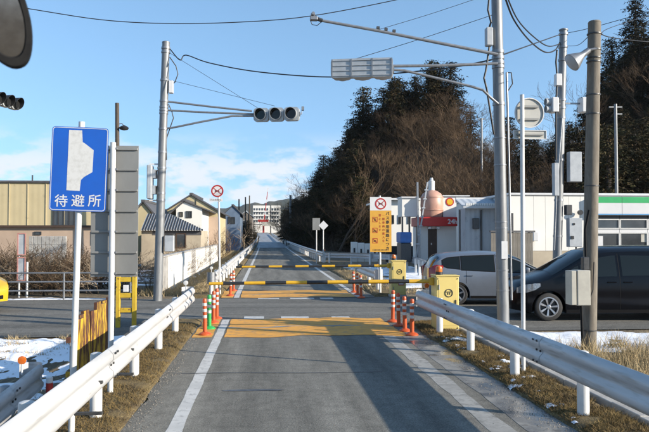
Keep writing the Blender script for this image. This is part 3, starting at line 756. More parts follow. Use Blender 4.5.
# round sign seen from behind, right
Y = 9.1
b0 = at(523, 384, Y); tp = at(521.5, 95, Y)
t = thing('road_sign', (b0.x, Y, 0), 'round sign with small plate below, both seen from behind, on a thin white pole', 'sign')
MB().tube([(b0.x, Y - .02, -.1), (tp.x, Y - .02, tp.z)], .030, 14).build('pole', WHITE, t, smooth=True)
c = at(529, 113, Y + .04); rr = 15.5 * (Y) / F / .985
BACKW = pm('sign_back_pale', (.60, .585, .53), (.50, .485, .44), .45, metal=.1, scale=4)
d = disc_mb(c, (1, 0, 0), (0, 0, 1), rr, .004, 0).build('disc', BACKW, t)
ring_mb(c, (1, 0, 0), (0, 0, 1), rr - .012, rr, .022, 0).build('rim', SIGNW, d, smooth=True)
for q in (.09, -.09): MB().box(c.x - .11, c.x + .13, Y + .004, Y + .034, c.z + q - .015, c.z + q + .015).build('mounting_rail', ALU, d)
p0, p1 = at(513, 130, Y + .04), at(546, 139.5, Y + .04)
pl = MB().box(p0.x, p1.x, Y + .03, Y + .034, p1.z, p0.z).build('lower_plate', BACKW, t)
frame_mb(((p0.x + p1.x) / 2, Y + .03, (p0.z + p1.z) / 2), (1, 0, 0), (0, 0, 1), p1.x - p0.x, p0.z - p1.z, .01, .01, 0, .012).build('rim', SIGNW, pl)
MB().box(p0.x + .05, p1.x - .05, Y + .004, Y + .029, (p0.z + p1.z) / 2 - .012, (p0.z + p1.z) / 2 + .012).build('mounting_rail', ALU, pl)
for z in (.55, .14): MB().bar((3.40, Y - .02, z), (b0.x + .06, Y - .02, z), .035, .03).build('clamp', DARKM, t, bev=.004)

def no_entry_face(t, c, r):                       # ring, crossed bars and the words between
    rt, up = Vector((1, 0, 0)), Vector((0, 0, 1))
    d = disc_mb(c, rt, up, r, .004, 0).build('disc', SIGNW, t)
    ring_mb(c, rt, up, r * .76, r * .99, .002, .0045).build('red_ring', SIGNR, d)
    for s, z in ((1, .0045), (-1, .0062)):
        a = Vector((math.cos(R(38)), 0, s * math.sin(R(38)))); pc = Vector(c) - Vector((0, z + .0008, 0))
        MB().bar(pc - a * r * .76, pc + a * r * .76, .0015, r * .12, (-a.z, 0, a.x)).build('cross_bar', SIGNR, d)
    text_mesh('通行止', r * .26, SIGNK, 'lettering', d, Vector(c) - Vector((0, .0085, 0)) - up * r * .02, rt, up, bold=.0015, thick=.0006)
# round no-passage sign, left beyond the street
Y = 21.9
c = at(217.3, 191, Y); b0 = at(220, 290, Y)
t = thing('road_sign', (b0.x, Y, 0), 'round red-ringed no-passage sign on a white pole left of the far busway', 'sign')
MB().tube([(b0.x, Y + .04, -.1), (at(218.5, 186, Y).x, Y + .04, c.z + .16)], .032, 12).build('pole', WHITE, t, smooth=True)
no_entry_face(t, c, .205)
p = at(216, 200, Y); MB().box(p.x - .22, p.x + .22, Y - .003, Y, p.z - .05, p.z + .05).build('lower_plate', SIGNW, t)
text_mesh('バスを除く', .075, SIGNK, 'lettering', t, (p.x, Y - .006, p.z), (1, 0, 0), (0, 0, 1), thick=.0006)
# yellow warning board, right beyond the street
Y = 21.6
a0, a1 = at(370, 197, Y), at(391.5, 252, Y); zm = at(380, 210.5, Y).z; cx = (a0.x + a1.x) / 2; w = a1.x - a0.x
t = thing('warning_board', (cx, Y, 0), 'white and orange-yellow warning board with red ring and three red pictogram squares', 'sign')
MB().tube([(at(380.5, 290, Y).x, Y + .05, -.1), (at(380, 195.5, Y).x, Y + .05, a0.z + .05)], .036, 12).build('pole', WHITE, t, smooth=True)
pw = MB().box(a0.x, a1.x, Y, Y + .004, zm, a0.z).build('white_panel', SIGNW, t)
py_ = MB().box(a0.x, a1.x, Y, Y + .004, a1.z, zm - .001).build('yellow_panel', SIGNY, t)
c = Vector((cx, Y - .001, (zm + a0.z) / 2)); no_entry_face(pw, c, .19)
H = zm - a1.z
X_, Z_ = lambda u: a0.x + w * u, lambda v: zm - H * v
for ch, v in zip('バス専用道路につき', [.08 + .105 * k for k in range(9)]):
    text_mesh(ch, .125, SIGNK, 'lettering', py_, (X_(.82), Y - .004, Z_(v)), (1, 0, 0), (0, 0, 1), thick=.0006, bold=.002)
for u, s in ((.63, '一般車両の進入を'), (.46, '禁止します')):
    for k, ch in enumerate(s): text_mesh(ch, .09, SIGNR, 'lettering', py_, (X_(u), Y - .004, Z_(.12 + .088 * k)), (1, 0, 0), (0, 0, 1), thick=.0006)
for k, v in enumerate((.22, .48, .73)):
    c = Vector((X_(.23), Y - .001, Z_(v))); q = .085
    f_ = frame_mb(c, (1, 0, 0), (0, 0, 1), 2 * q, 2 * q, .008, .016, 0, .002).build('pictogram', SIGNR, py_)
    m = MB(); yy = Y - .004
    if k == 0:   # walker
        m.add(disc_mb((c.x + .005, yy, c.z + .048), (1, 0, 0), (0, 0, 1), .014, .001, 0, 10).v, disc_mb((0, 0, 0), (1, 0, 0), (0, 0, 1), 1, 1, 0, 10).f)
        m.bar((c.x, yy, c.z + .03), (c.x - .004, yy, c.z - .01), .001, .026, (1, 0, 0)); m.bar((c.x - .004, yy, c.z - .01), (c.x - .035, yy, c.z - .055), .001, .014, (1, 0, 0)); m.bar((c.x, yy, c.z - .01), (c.x + .03, yy, c.z - .055), .001, .014, (1, 0, 0)); m.bar((c.x, yy, c.z + .02), (c.x + .035, yy, c.z - .002), .001, .01, (0, 0, 1))
    elif k == 1:  # bicycle
        for s in (-.032, .032): r_ = ring_mb((c.x + s, yy, c.z - .028), (1, 0, 0), (0, 0, 1), .016, .024, .001, 0, 12); m.add(r_.v, r_.f)
        m.bar((c.x - .03, yy, c.z - .028), (c.x, yy, c.z + .03), .001, .01, (1, 0, 0)); m.bar((c.x, yy, c.z + .03), (c.x + .03, yy, c.z - .028), .001, .01, (1, 0, 0))
    else:         # car
        m.box(c.x - .045, c.x + .045, yy, yy + .001, c.z - .03, c.z - .002); m.box(c.x - .025, c.x + .025, yy - .001, yy, c.z - .002, c.z + .026)
    m.build('pictogram_figure', SIGNK, f_)
    MB().bar((c.x - .06, Y - .0075, c.z + .06), (c.x + .06, Y - .0075, c.z - .06), .001, .014, (1, 0, 1)).build('red_slash', SIGNR, f_)
m = MB()
for k in range(14): m.box(X_(.12 + .055 * k), X_(.12 + .055 * k) + .018 + .008 * (k % 3), Y - .004, Y - .001, Z_(.962), Z_(.94))
m.build('small_print', SIGNK, py_)
# two small signs beside the far guardrail
Y = 45.5
p0, p1 = at(312.5, 218, Y), at(320, 230, Y); b0 = at(316.5, 250, Y)
t = thing('road_sign', (b0.x, Y, 0), 'small white rectangular sign beside the far guardrail', 'sign')
MB().tube([(b0.x, Y + .04, -.1), (b0.x, Y + .04, p0.z)], .04, 10).build('pole', WHITE, t, smooth=True)
MB().box(p0.x, p1.x, Y, Y + .006, p1.z, p0.z).build('panel', ALU, t)
Y = 44.6; c = at(323.5, 225.5, Y); b0 = at(323.3, 255, Y)
t = thing('road_sign', (b0.x, Y, 0), 'small white diamond-shaped sign beside the far guardrail', 'sign')
MB().tube([(b0.x, Y + .04, -.1), (b0.x, Y + .04, c.z + .2)], .04, 10).build('pole', WHITE, t, smooth=True)
r = .33; poly_mb([c + Vector((r, 0, 0)), c + Vector((0, 0, r)), c - Vector((r, 0, 0)), c - Vector((0, 0, r))], (0, -1, 0), .005, 0).build('panel', SIGNW, t)
# narrow grey panel in a pink frame, far left
Y = 21.9; p0, p1 = at(17.5, 233, Y), at(25.5, 281, Y)
t = thing('info_panel', ((p0.x + p1.x) / 2, Y, 0), 'tall narrow grey panel in a pink frame behind the pipe railing', 'sign')
PINK = pm('pink_paint', (.62, .30, .25), (.50, .24, .2), .5, scale=5)
for za, zb_ in ((p0.z, at(20, 256, Y).z + .02), (at(20, 257, Y).z, p1.z)):
    MB().box(p0.x + .03, p1.x - .03, Y, Y + .03, zb_ + .03, za - .03).build('grey_panel', GREYBOX, t)
    frame_mb(((p0.x + p1.x) / 2, Y, (za + zb_) / 2), (1, 0, 0), (0, 0, 1), p1.x - p0.x, za - zb_, .01, .035, 0, .02).build('pink_frame', PINK, t)
MB().tube([(p1.x + .03, Y + .05, -.1), (p1.x + .03, Y + .05, at(25, 262, Y).z)], .035, 8).build('post', WHITE, t, smooth=True)
MB().tube([(p0.x + .05, Y + .05, -.1), (p0.x + .05, Y + .05, p0.z)], .03, 8).build('post', WHITE, t, smooth=True)

# ------------------------------------------------------------------ poles, signals, wires
HOUS = pm('signal_housing', (.60, .62, .63), (.50, .52, .53), .4, metal=.3, scale=8)
LENSG = pm('lens_green', (.006, .016, .015), None, .12); LENSY = pm('lens_amber', (.018, .013, .008), None, .12); LENSR = pm('lens_red', (.022, .009, .007), None, .12)
def signal(label, loc, rz, width=1.30, dark=False, cover=False):
    t = thing('traffic_signal', (0, 0, 0), label, 'traffic light', 'horizontal traffic signals')
    s = width / 3.0; hm = BLACKM if dark else HOUS
    for k in range(3):
        x = (k - 1) * s
        hs = plate_mb((x, .10, 0), (1, 0, 0), (0, 0, 1), s - .012, s * .86, .09, .16, seg=6).build('housing', HOUS, t, smooth=True)
        for zz in (-.12, .0, .12): MB().box(x - s * .40, x + s * .40, .1015, .112, zz - .012, zz + .012).build('back_rib', HOUS, hs)
        disc_mb((x, -.055, 0), (1, 0, 0), (0, 0, 1), .155, .01, 0, 28).build('lens', BLACKR if dark else (LENSG, LENSY, LENSR)[k], hs)
        m = MB(); n = 40; r0, r1 = .162, .176
        for j in range(n):
            a = 2 * math.pi * j / n; dep = .07 + .13 * (0.5 + .5 * math.sin(a)) ** .8
            c_, s_ = math.cos(a), math.sin(a)
            m.v += [(x + r0 * c_, -.055, r0 * s_), (x + r0 * c_, -.055 - dep, r0 * s_), (x + r1 * c_, -.055 - dep, r1 * s_), (x + r1 * c_, -.055, r1 * s_)]
        for j in range(n):
            q = 4 * j; r_ = 4 * ((j + 1) % n)
            m.f += [(q, r_, r_ + 1, q + 1), (q + 1, r_ + 1, r_ + 2, q + 2), (q + 2, r_ + 2, r_ + 3, q + 3)]
        m.build('visor', hm, hs, smooth=True, fix=False, angle=60)
        li = MB(); n = 40
        for j in range(n):
            a = 2 * math.pi * j / n; dep = .06 + .125 * (0.5 + .5 * math.sin(a)) ** .8
            li.v += [(x + .1605 * math.cos(a), -.056, .1605 * math.sin(a)), (x + .1605 * math.cos(a), -.055 - dep, .1605 * math.sin(a))]
        li.f = [(2 * j, 2 * ((j + 1) % n), 2 * ((j + 1) % n) + 1, 2 * j + 1) for j in range(n)]
        li.build('visor_lining', BLACKM, hs, smooth=True, fix=False)
    if cover:                                        # long ribbed weather cover over the back
        cv = plate_mb((0, .24, 0), (1, 0, 0), (0, 0, 1), width, .37, .06, .135, seg=5).build('back_cover', HOUS, t, smooth=True)
        for zz in (-.15, -.05, .05, .15): MB().box(-width / 2 + .03, width / 2 - .03, .2405, .256, zz - .011, zz + .011).build('cover_rib', HOUS, cv, bev=.003)
        for sx in (-width / 6, width / 6, -width / 2 + .025, width / 2 - .025): MB().box(sx - .012, sx + .012, .2405, .264, -.175, .175).build('cover_strap', GALV, cv)
    for sx in (-1, 1): MB().box(sx * (width / 2) - .02, sx * (width / 2) + .02, -.03, .07, -.06, .06).build('end_bracket', GALV, t)
    t.location = loc; t.rotation_euler.z = rz; return t
def clamp_mb(p, r, h=.07): return MB().lathe([(r + .012, p.z - h / 2), (r + .012, p.z + h / 2)], 14, 'z', (p.x, p.y, 0))

# left signal pole
Yp = 20.3; b = at(157.5, 300, Yp); tp = at(166, 43, Yp); rp = .125
def on(b, tp, py, Yp): u = (at(160, py, Yp).z) / tp.z; return Vector((b.x + (tp.x - b.x) * u, Yp, at(160, py, Yp).z))
t = thing('signal_pole', (b.x, Yp, 0), 'tall grey steel signal pole left of the crossing with long brackets reaching right', 'pole')
MB().tube([(b.x, Yp, -.2), (b.x + (tp.x - b.x) * .5, Yp, tp.z * .5), tp], [.135, .125, .115], 18).build('shaft', STEELP, t, smooth=True)
MB().lathe([(.12, tp.z), (.12, tp.z + .03), (.05, tp.z + .06)], 14, 'z', (tp.x, Yp, 0)).build('cap', STEELP, t, smooth=True)
sl = at(253, 113.5, Yp - .15)
for (p0, pts) in ((101, [(210, 106.5), (252, 111)]), (110, [(210, 112.5), (253, 114)]), (129, [(176, 127), (200, 122), (232, 116), (253, 116)])):
    o0 = on(b, tp, p0, Yp)
    MB().tube([o0] + [at(*q, Yp - .12) for q in pts], .03, 10).build('bracket_arm', GALV, t, smooth=True)
for py in (48, 52, 80, 101, 107, 110, 113, 129, 152, 168, 193, 200): clamp_mb(on(b, tp, py, Yp), .125, .06).build('clamp', GALV, t, smooth=True)
p = on(b, tp, 87, Yp); MB().box(p.x + .13, p.x + .27, Yp - .1, Yp + .05, p.z - .19, p.z + .19).build('junction_box', SIGNW, t, bev=.015)
p = on(b, tp, 243.5, Yp); MB().box(p.x + .17, p.x + .44, Yp - .15, Yp + .1, p.z - .24, p.z + .24).build('control_box', GREYBOX, t, bev=.015)
MB().tube([on(b, tp, 57, Yp) + Vector((.13, -.02, 0)), at(176, 66, Yp), at(178, 74, Yp), at(175, 82, Yp), at(170, 86, Yp)], .016, 6).build('cable', RUBLK, t, smooth=True)
MB().tube([on(b, tp, 104, Yp) + Vector((.14, -.05, 0)), at(172, 112, Yp), at(173.5, 118, Yp), at(170, 128, Yp), at(166, 140, Yp), on(b, tp, 160, Yp) + Vector((.14, -.05, 0))], .016, 6).build('cable', RUBLK, t, smooth=True)
signal('silver horizontal traffic signal facing the road, on the bracket of the left pole', at(276.5, 114.5, Yp - .25), R(-14), 1.42)
t = thing('traffic_detector', at(303, 111, Yp - .2), 'small sensor on a stub at the outer end of the left signal', 'sensor')
MB().tube([at(299.5, 114, Yp - .2), at(301.5, 114, Yp - .2), at(302, 111, Yp - .2)], .015, 6).box(*[v for q in ((at(301.5, 109, Yp - .2).x, at(304, 109, Yp - .2).x), (Yp - .27, Yp - .13), (at(303, 111.5, Yp).z, at(303, 108, Yp).z)) for v in q]).build('housing', GALV, t)
# pedestrian signal on that pole, side-on
p = on(b, tp, 182, Yp)
t = thing('pedestrian_signal', (p.x - .3, Yp, p.z), 'grey pedestrian signal seen edge-on, bracketed to the left signal pole', 'traffic light')
MB().box(p.x - .40, p.x - .26, Yp - .22, Yp + .22, p.z - .52, p.z + .50).build('housing', GREYBOX, t, bev=.02)
for z in (p.z + .24, p.z - .24):
    MB().box(p.x - .258, p.x - .12, Yp - .17, Yp + .17, z + .10, z + .125).box(p.x - .258, p.x - .15, Yp - .17, Yp - .15, z - .13, z + .10).box(p.x - .258, p.x - .15, Yp + .15, Yp + .17, z - .13, z + .10).build('visor', HOUS, t)
for z in (p.z + .54, p.z - .56): MB().bar((p.x - .36, Yp, z), (p.x - .10, Yp, z), .05, .04).build('bracket', SIGNW, t)
# signal at the left edge, edge-on, with its pole beyond the frame
c = at(5.5, 101, 20.5)
signal('white horizontal signal with black hoods at the far left edge, turned to the street', c, R(74), 1.25, dark=True)
px_ = c.x - 3.6
t = thing('signal_pole', (px_, 20.9, 0), 'grey signal pole outside the left edge carrying the hooded signal', 'pole')
MB().tube([(px_, 20.9, -.2), (px_, 20.9, 7.4)], [.13, .11], 14).build('shaft', STEELP, t, smooth=True)
MB().tube([(px_, 20.9, c.z + .1), (c.x - .3, 20.7, c.z + .05), (c.x, 20.6, c.z)], .03, 8).build('bracket_arm', GALV, t, smooth=True)

# right signal pole
Yp = 13.15; b = at(503.5, 330, Yp); tp = at(495.5, -60, Yp)
def on2(py, Yp=Yp, b=b.copy(), tp=tp.copy()): z = at(500, py, Yp).z; u = z / tp.z; return Vector((b.x + (tp.x - b.x) * u, Yp, z))
t = thing('signal_pole', (b.x, Yp, 0), 'tall pale steel signal pole behind the right guardrail with two long arms reaching left', 'pole')
MB().tube([(b.x, Yp, -.2), (b.x + (tp.x - b.x) * .5, Yp, tp.z * .5), tp], [.122, .115, .105], 20).build('shaft', STEELP, t, smooth=True)
Ya = Yp - .15
MB().tube([on2(56) + Vector((-.05, -.12, 0)), at(440, 43, Ya), at(380, 31, Ya), at(322, 20.5, Ya)], [.034, .032, .03, .028], 10).build('sensor_arm', GALV, t, smooth=True)
MB().tube([on2(65) + Vector((-.05, -.12, 0)), at(440, 65.5, Ya), at(391, 66, Ya)], .030, 10).build('bracket_arm', GALV, t, smooth=True)
MB().tube([on2(105) + Vector((-.06, -.12, 0)), at(490, 97, Ya), at(483, 90, Ya), at(472, 86.5, Ya), at(430, 76.5, Ya), at(405, 70.5, Ya), at(391, 69.5, Ya)], .026, 10).build('bracket_arm', GALV, t, smooth=True)
for py in (52, 58, 63, 67, 104, 138, 165, 222, 228, 270, 290): clamp_mb(on2(py), .116, .06 if py < 110 else .025).build('clamp', GALV, t, smooth=True)
p = on2(38); MB().box(p.x - .27, p.x - .13, Yp - .12, Yp + .02, p.z - .19, p.z + .19).build('junction_box', GREYBOX, t, bev=.015)
p = on2(249); MB().box(p.x - .06, p.x + .07, Yp - .145, Yp - .118, p.z - .20, p.z + .16).build('label_plate', SIGNW, t, bev=.004)
MB().tube([on2(73) + Vector((.16, -.05, 0)), on2(180) + Vector((.17, -.05, 0)), on2(300) + Vector((.165, -.05, 0))], .022, 8).build('conduit', GALV, t, smooth=True)
MB().tube([on2(73) + Vector((.16, -.05, 0)), on2(73) + Vector((.26, -.05, 0)), on2(84) + Vector((.28, -.05, 0)), on2(92) + Vector((.17, -.05, 0))], .012, 6).build('cable', RUBLK, t, smooth=True)
MB().tube([on2(-20) + Vector((-.14, -.06, 0)), at(488, 10, Ya), at(491, 22, Ya), on2(30) + Vector((-.20, -.06, 0))], .02, 6).build('cable', RUBLK, t, smooth=True)
MB().tube([on2(48) + Vector((-.20, -.06, 0)), at(486, 70, Ya), at(484, 78, Ya), at(487, 90, Ya), at(490, 110, Ya), on2(135) + Vector((-.14, -.06, 0))], .02, 6).build('cable', RUBLK, t, smooth=True)
signal('silver horizontal signal seen from behind on the bracket of the right pole', at(362.5, 70.5, Ya - .02), R(168), 1.22, cover=True)
c = at(314.5, 18, Ya)
t = thing('traffic_detector', c, 'vehicle detector with small pods at the tip of the upper right arm', 'sensor')
MB().box(c.x - .09, c.x + .06, Ya - .06, Ya + .06, c.z - .05, c.z + .03).build('housing', GALV, t, bev=.012)
MB().lathe([(.03, -.10), (.045, -.02), (.045, .03)], 10, 'y', (c.x - .03, Ya, c.z + .07)).build('pod', GALV, t, smooth=True)
MB().tube([(c.x - .08, Ya, c.z - .05), (c.x - .05, Ya, c.z - .13), (c.x + .05, Ya, c.z - .15), (c.x + .14, Ya, c.z - .07)], .008, 5).build('cable', RUBLK, t, smooth=True)
MB().tube([(c.x + .05, Ya, c.z - .01), at(322.5, 20.6, Ya)], .04, 8).build('mount', DARKM, t, smooth=True)
for px in (378, 386, 394):
    q = at(px, 30 + (px - 378) * .2, Ya); m = MB().box(q.x - .03, q.x + .03, Ya - .03, Ya + .03, q.z + .02, q.z + .07)
    tag(m.build('arm_fitting', DARKM), 'small dark fitting on the upper right arm, %s of three' % {378: 'leftmost', 386: 'middle', 394: 'rightmost'}[px], 'fitting', 'fittings on the sensor arm')

# pole across the street on the right
Yp = 21.3; b = at(556, 290, Yp); tp = at(563.5, 30, Yp)
def on3(py, Yp=Yp, b=b.copy(), tp=tp.copy()): z = at(560, py, Yp).z; u = z / tp.z; return Vector((b.x + (tp.x - b.x) * u, Yp, z))
t = thing('utility_pole', (b.x, Yp, 0), 'slim grey steel pole across the street with white boxes and two lamp heads', 'pole')
MB().tube([(b.x, Yp, -.2), (b.x + (tp.x - b.x) * .5, Yp, tp.z * .5), tp], [.15, .135, .125], 18).build('shaft', STEELP, t, smooth=True)
MB().lathe([(.15, tp.z - .02), (.15, tp.z + .02), (.06, tp.z + .06)], 14, 'z', (tp.x, Yp, 0)).build('cap', STEELP, t, smooth=True)
for py in (34, 47, 60, 100, 108, 118, 160, 200, 236): clamp_mb(on3(py), .14, .07).build('clamp', GALV, t, smooth=True)
def pxbox(x0, x1, y0, y1, Y, d, name, mat, par, bev=.015):
    a, b_ = at(x0, y0, Y), at(x1, y1, Y); return MB().box(a.x, b_.x, Y - d / 2, Y + d / 2, b_.z, a.z).build(name, mat, par, bev=bev)
pxbox(568, 580.5, 152, 182, Yp - .12, .24, 'equipment_box', GREYBOX, t)
e = pxbox(567.5, 581, 218, 247, Yp - .12, .24, 'equipment_box', GREYBOX, t)
pxbox(573, 575, 223, 225, Yp - .25, .02, 'latch', BLACKM, e, 0); pxbox(571, 574, 236, 239, Yp - .25, .02, 'latch', BLACKM, e, 0)
pxbox(553, 558, 163, 196, Yp - .14, .2, 'cable_box', GREYBOX, t)
pxbox(555, 561, 74, 86, Yp - .16, .2, 'junction_box', SIGNW, t)
pxbox(565, 571, 205, 215, Yp - .1, .2, 'junction_box', DARKM, t)
MB().tube([at(576, 247, Yp - .12), at(576, 252, Yp - .12), at(573, 255, Yp - .12), at(566, 255, Yp - .12)], .025, 6).build('cable', RUBLK, t, smooth=True)
MB().tube([at(557, 50, Yp - .15), at(556, 62, Yp - .17), at(557.5, 80, Yp - .2), at(556, 100, Yp - .2), at(556, 160, Yp - .2)], .03, 6).build('cable', RUBLK, t, smooth=True)
MB().tube([at(562, 118, Yp - .15), at(556.5, 190, Yp - .2), at(554, 250, Yp - .2)], .03, 6).build('conduit', GALV, t, smooth=True)
for (px, sgn, lb) in ((553.5, -1, 'left of the two white signal heads on the slim pole across the street'), (583, 1, 'right of the two white signal heads on the slim pole across the street')):
    c = at(px, 105, Yp - .1)
    s = thing('pedestrian_signal', c, lb, 'traffic light', 'white signal heads on the slim pole')
    MB().box(c.x - .11, c.x + .11, Yp - .28, Yp + .08, c.z - .26, c.z + .24).build('housing', SIGNW, s, bev=.03, seg=2)
    for dz in (.10, -.14): MB().lathe([(.115, 0), (.125, sgn * .17), (.115, sgn * .17), (.10, sgn * .02)], 16, 'x', (c.x + sgn * .11, Yp - .1, c.z + dz)).build('visor', GREYBOX, s, smooth=True)
    MB().bar((c.x - sgn * .10, Yp - .08, c.z + .05), (on3(103).x, Yp - .08, c.z + .05), .05, .05).build('bracket', GALV, s)

# concrete pole with lamp, right
Yp = 11.05; b = at(588.5, 352, Yp); tp = at(594.5, 23, Yp)
def on4(py, Yp=Yp, b=b.copy(), tp=tp.copy()): z = at(592, py, Yp).z; u = z / tp.z; return Vector((b.x + (tp.x - b.x) * u, Yp, z))
t = thing('utility_pole', (b.x, Yp, 0), 'weathered brown-grey concrete pole standing in snow and straw on the right', 'pole')
MB().tube([(b.x, Yp, -.3), (b.x + (tp.x - b.x) * .5, Yp, tp.z * .5), tp], [.125, .118, .108], 20).build('shaft', CONCP, t, smooth=True)
MB().lathe([(.112, tp.z), (.10, tp.z + .03), (.03, tp.z + .05)], 14, 'z', (tp.x, Yp, 0)).build('cap', CONCP, t, smooth=True)
for py in (34, 50, 58, 62, 95, 114, 186, 330): clamp_mb(on4(py), .114 if py < 200 else .122, .02).build('band', DARKM, t, smooth=True)
pxbox(574, 587.5, 270, 305, Yp - .24, .24, 'meter_box', CREAMBOX, t, .012); pxbox(568.2, 573.5, 270.5, 304.5, Yp - .24, .23, 'meter_box_side', CREAMBOX, t, .008)
pxbox(582, 588, 257, 270, Yp - .2, .1, 'breaker', DARKM, t, .01)
MB().tube([at(589, 210, Yp - .16), at(585, 230, Yp - .16), at(586, 262, Yp - .16)], .02, 6).build('conduit', BLACKR, t, smooth=True)
MB().tube([at(581, 305, Yp - .14), at(582, 330, Yp - .14), at(583, 352, Yp - .14)], .022, 6).build('conduit', BLACKR, t, smooth=True)
MB().tube([at(594, 262, Yp - .15), at(593, 290, Yp - .15), at(588, 304, Yp - .15)], .009, 6).build('cable', RUBLK, t, smooth=True)
p0, p1 = at(587.5, 51, Yp - .1), at(572.5, 62, Yp - .1); ax = (p1 - p0).normalized()
s = thing('street_lamp', p0, 'grey cone-shaped lamp tilted off the top of the concrete pole', 'lamp')
L = (p1 - p0).length
MB().tube([p0 - ax * .03, p0 + ax * .05, p0 + ax * .10, p0 + ax * .14, p0 + ax * (L - .02), p0 + ax * (L + .02)], [.05, .055, .055, .065, .155, .165], 20).build('shade', GALV, s, smooth=True)
MB().tube([p0 + ax * (L + .021), p0 + ax * (L + .045), p0 + ax * (L + .06)], [.155, .12, .05], 20).build('lens', GREYBOX, s, smooth=True)
MB().tube([on4(50) + Vector((0, -.1, 0)), p0 - ax * .03], .025, 8).build('bracket', GALV, s, smooth=True)

# dark wooden pole with lamp behind the grey board
Yp = 34; b = at(118, 262, Yp); tp = at(117.2, 103, Yp)
t = thing('utility_pole', (b.x, Yp, 0), 'old wooden pole with a dark lamp behind the grey board', 'pole')
MB().tube([(b.x, Yp, -.7), tp], [.13, .10], 12).build('shaft', WOODP, t, smooth=True)
q = at(124, 127.5, Yp)
MB().lathe([(.03, .12), (.18, .05), (.24, -.02), (.20, -.10), (.05, -.14)], 14, 'z', q).build('lamp_head', BLACKM, t, smooth=True)
MB().tube([at(118, 124, Yp), at(122, 123.5, Yp), (q.x, q.y, q.z + .1)], .025, 6).build('lamp_arm', GALV, t, smooth=True)
# small distant poles
def far_pole(px, py_top, Y, label, arms=(), r=.12, mat=STEELP, zb=-.2):
    tp = at(px, py_top, Y); t = thing('utility_pole', (tp.x, Y, zb), label, 'pole', 'distant utility poles')
    MB().tube([(tp.x, Y, zb), tp], [r * 1.2, r], 10).build('shaft', mat, t, smooth=True)
    for (pyy, x0, x1) in arms:
        a, b_ = at(x0, pyy, Y), at(x1, pyy, Y); MB().bar(a, b_, .1, .1).build('crossarm', mat, t)
    return t
far_pole(615.5, 104, 52, 'pale pole with two crossarms in front of the right hill above the store', ((107, 609, 622), (114, 615, 622)))
far_pole(481.5, 118, 74, 'slim pole in the gap between the two hills', ((119, 478, 485),))
far_pole(290.5, 195, 116, 'thin grey pole with one side arm beside the far busway', ((208, 279, 290.5),), .2)
far_pole(239, 199, 100, 'dark pole left of the far busway, leftmost of three', (), .10, WOODP)
far_pole(245.5, 197, 122, 'dark pole left of the far busway, middle of three', (), .12, WOODP)
far_pole(249.5, 195.5, 155, 'dark pole left of the far busway, rightmost of three', (), .14, WOODP)
far_pole(148, 200, 60, 'short dark pole beyond the left signal pole', ((203, 145, 151),), .1, WOODP)
far_pole(32.5, 175, 48, 'thin mast rising behind the flat tan building', (), .05, DARKM)

# overhead wires
def wire(label, pts, r=.012, sub=6):
    P = [Vector(p) for p in pts]; out = []
    for i in range(len(P) - 1):
        a, b_ = P[max(0, i - 1)], P[min(len(P) - 1, i + 2)]
        for k in range(sub):
            t_ = k / sub; p, q = P[i], P[i + 1]; m0, m1 = (q - a) / (2 if i else 1), (b_ - p) / (2 if i < len(P) - 2 else 1)
            out.append((2*t_**3-3*t_*t_+1)*p + (t_**3-2*t_*t_+t_)*m0 + (-2*t_**3+3*t_*t_)*q + (t_**3-t_*t_)*m1)
    out.append(P[-1]); o = MB().tube(out, r, 6).build('wire', RUBLK, smooth=True); return tag(o, label, 'wire', 'overhead wires')
YA, YB, YC, YD = 20.3, 13.15, 21.3, 11.05
wire('overhead wire sagging across the top left of the sky', [at(-30, 0, 15), at(25, 8, 15), at(100, 19.5, 15), at(165, 23.3, 15), at(240, 22, 15), at(310, 16, 15), at(395, 0, 15), at(440, -12, 15)], .010)
wire('black cable from the left signal pole sagging behind the silver signal to the right pole', [at(170, 49, YA), at(180, 60, 20), at(186, 55, 20), at(210, 63, 19.5), at(260, 72, 18.5), at(335, 77, 17), at(420, 71, 15), at(460, 66, 14), on2(57) + Vector((0, .15, 0))], .016)
wire('thin stay wire from the left pole down to the left signal', [at(170, 53, YA), at(258, 108, YA)], .006)
wire('thin stay wire from the left pole to the outer end of the left signal', [at(170, 80, YA), at(275, 106, YA)], .006)
wire('thin stay wire rising right from the back-turned signal', [at(345, 62, YB - .15), at(420, 39, YB), at(492, 15, YB)], .006)
wire('thin stay wire rising right from the upper arm', [at(377, 30, YB - .15), at(430, 14, YB), at(490, -6, YB)], .005)
wire('black cable from the right signal pole rising to the slim pole across the street', [on2(54) + Vector((.1, .1, 0)), at(530, 45, 17), at(561, 34, YC)], .016)
wire('outer of two thick black cables drooping from top right to the slim pole', [at(503, -8, 14), at(514, 20, 16), at(530, 41, 18), at(545, 52, 20), at(555, 50, 21), at(560, 42, YC)], .022)
wire('inner of two thick black cables drooping from top right to the slim pole', [at(505, -8, 14), at(518, 20, 16), at(534, 37, 18), at(548, 46, 20), at(560, 44, YC)], .018)
wire('thin wire from the slim pole past the concrete pole', [at(567, 33, YC), at(590, 28, 21), at(640, 14, 20), at(670, 5, 20)], .010)
wire('thin wire looping between slim pole and concrete pole', [at(567, 46, YC), at(578, 45, 18), at(589, 36, 12), on4(32)], .008)
wire('wire running right from the concrete pole across the hill', [on4(33) + Vector((.1, 0, 0)), at(610, 37, 12), at(640, 41, 13.5), at(680, 43, 15)], .009)
wire('second wire running right from the concrete pole', [on4(36) + Vector((.1, 0, 0)), at(612, 27, 14), at(660, 12, 20)], .007)

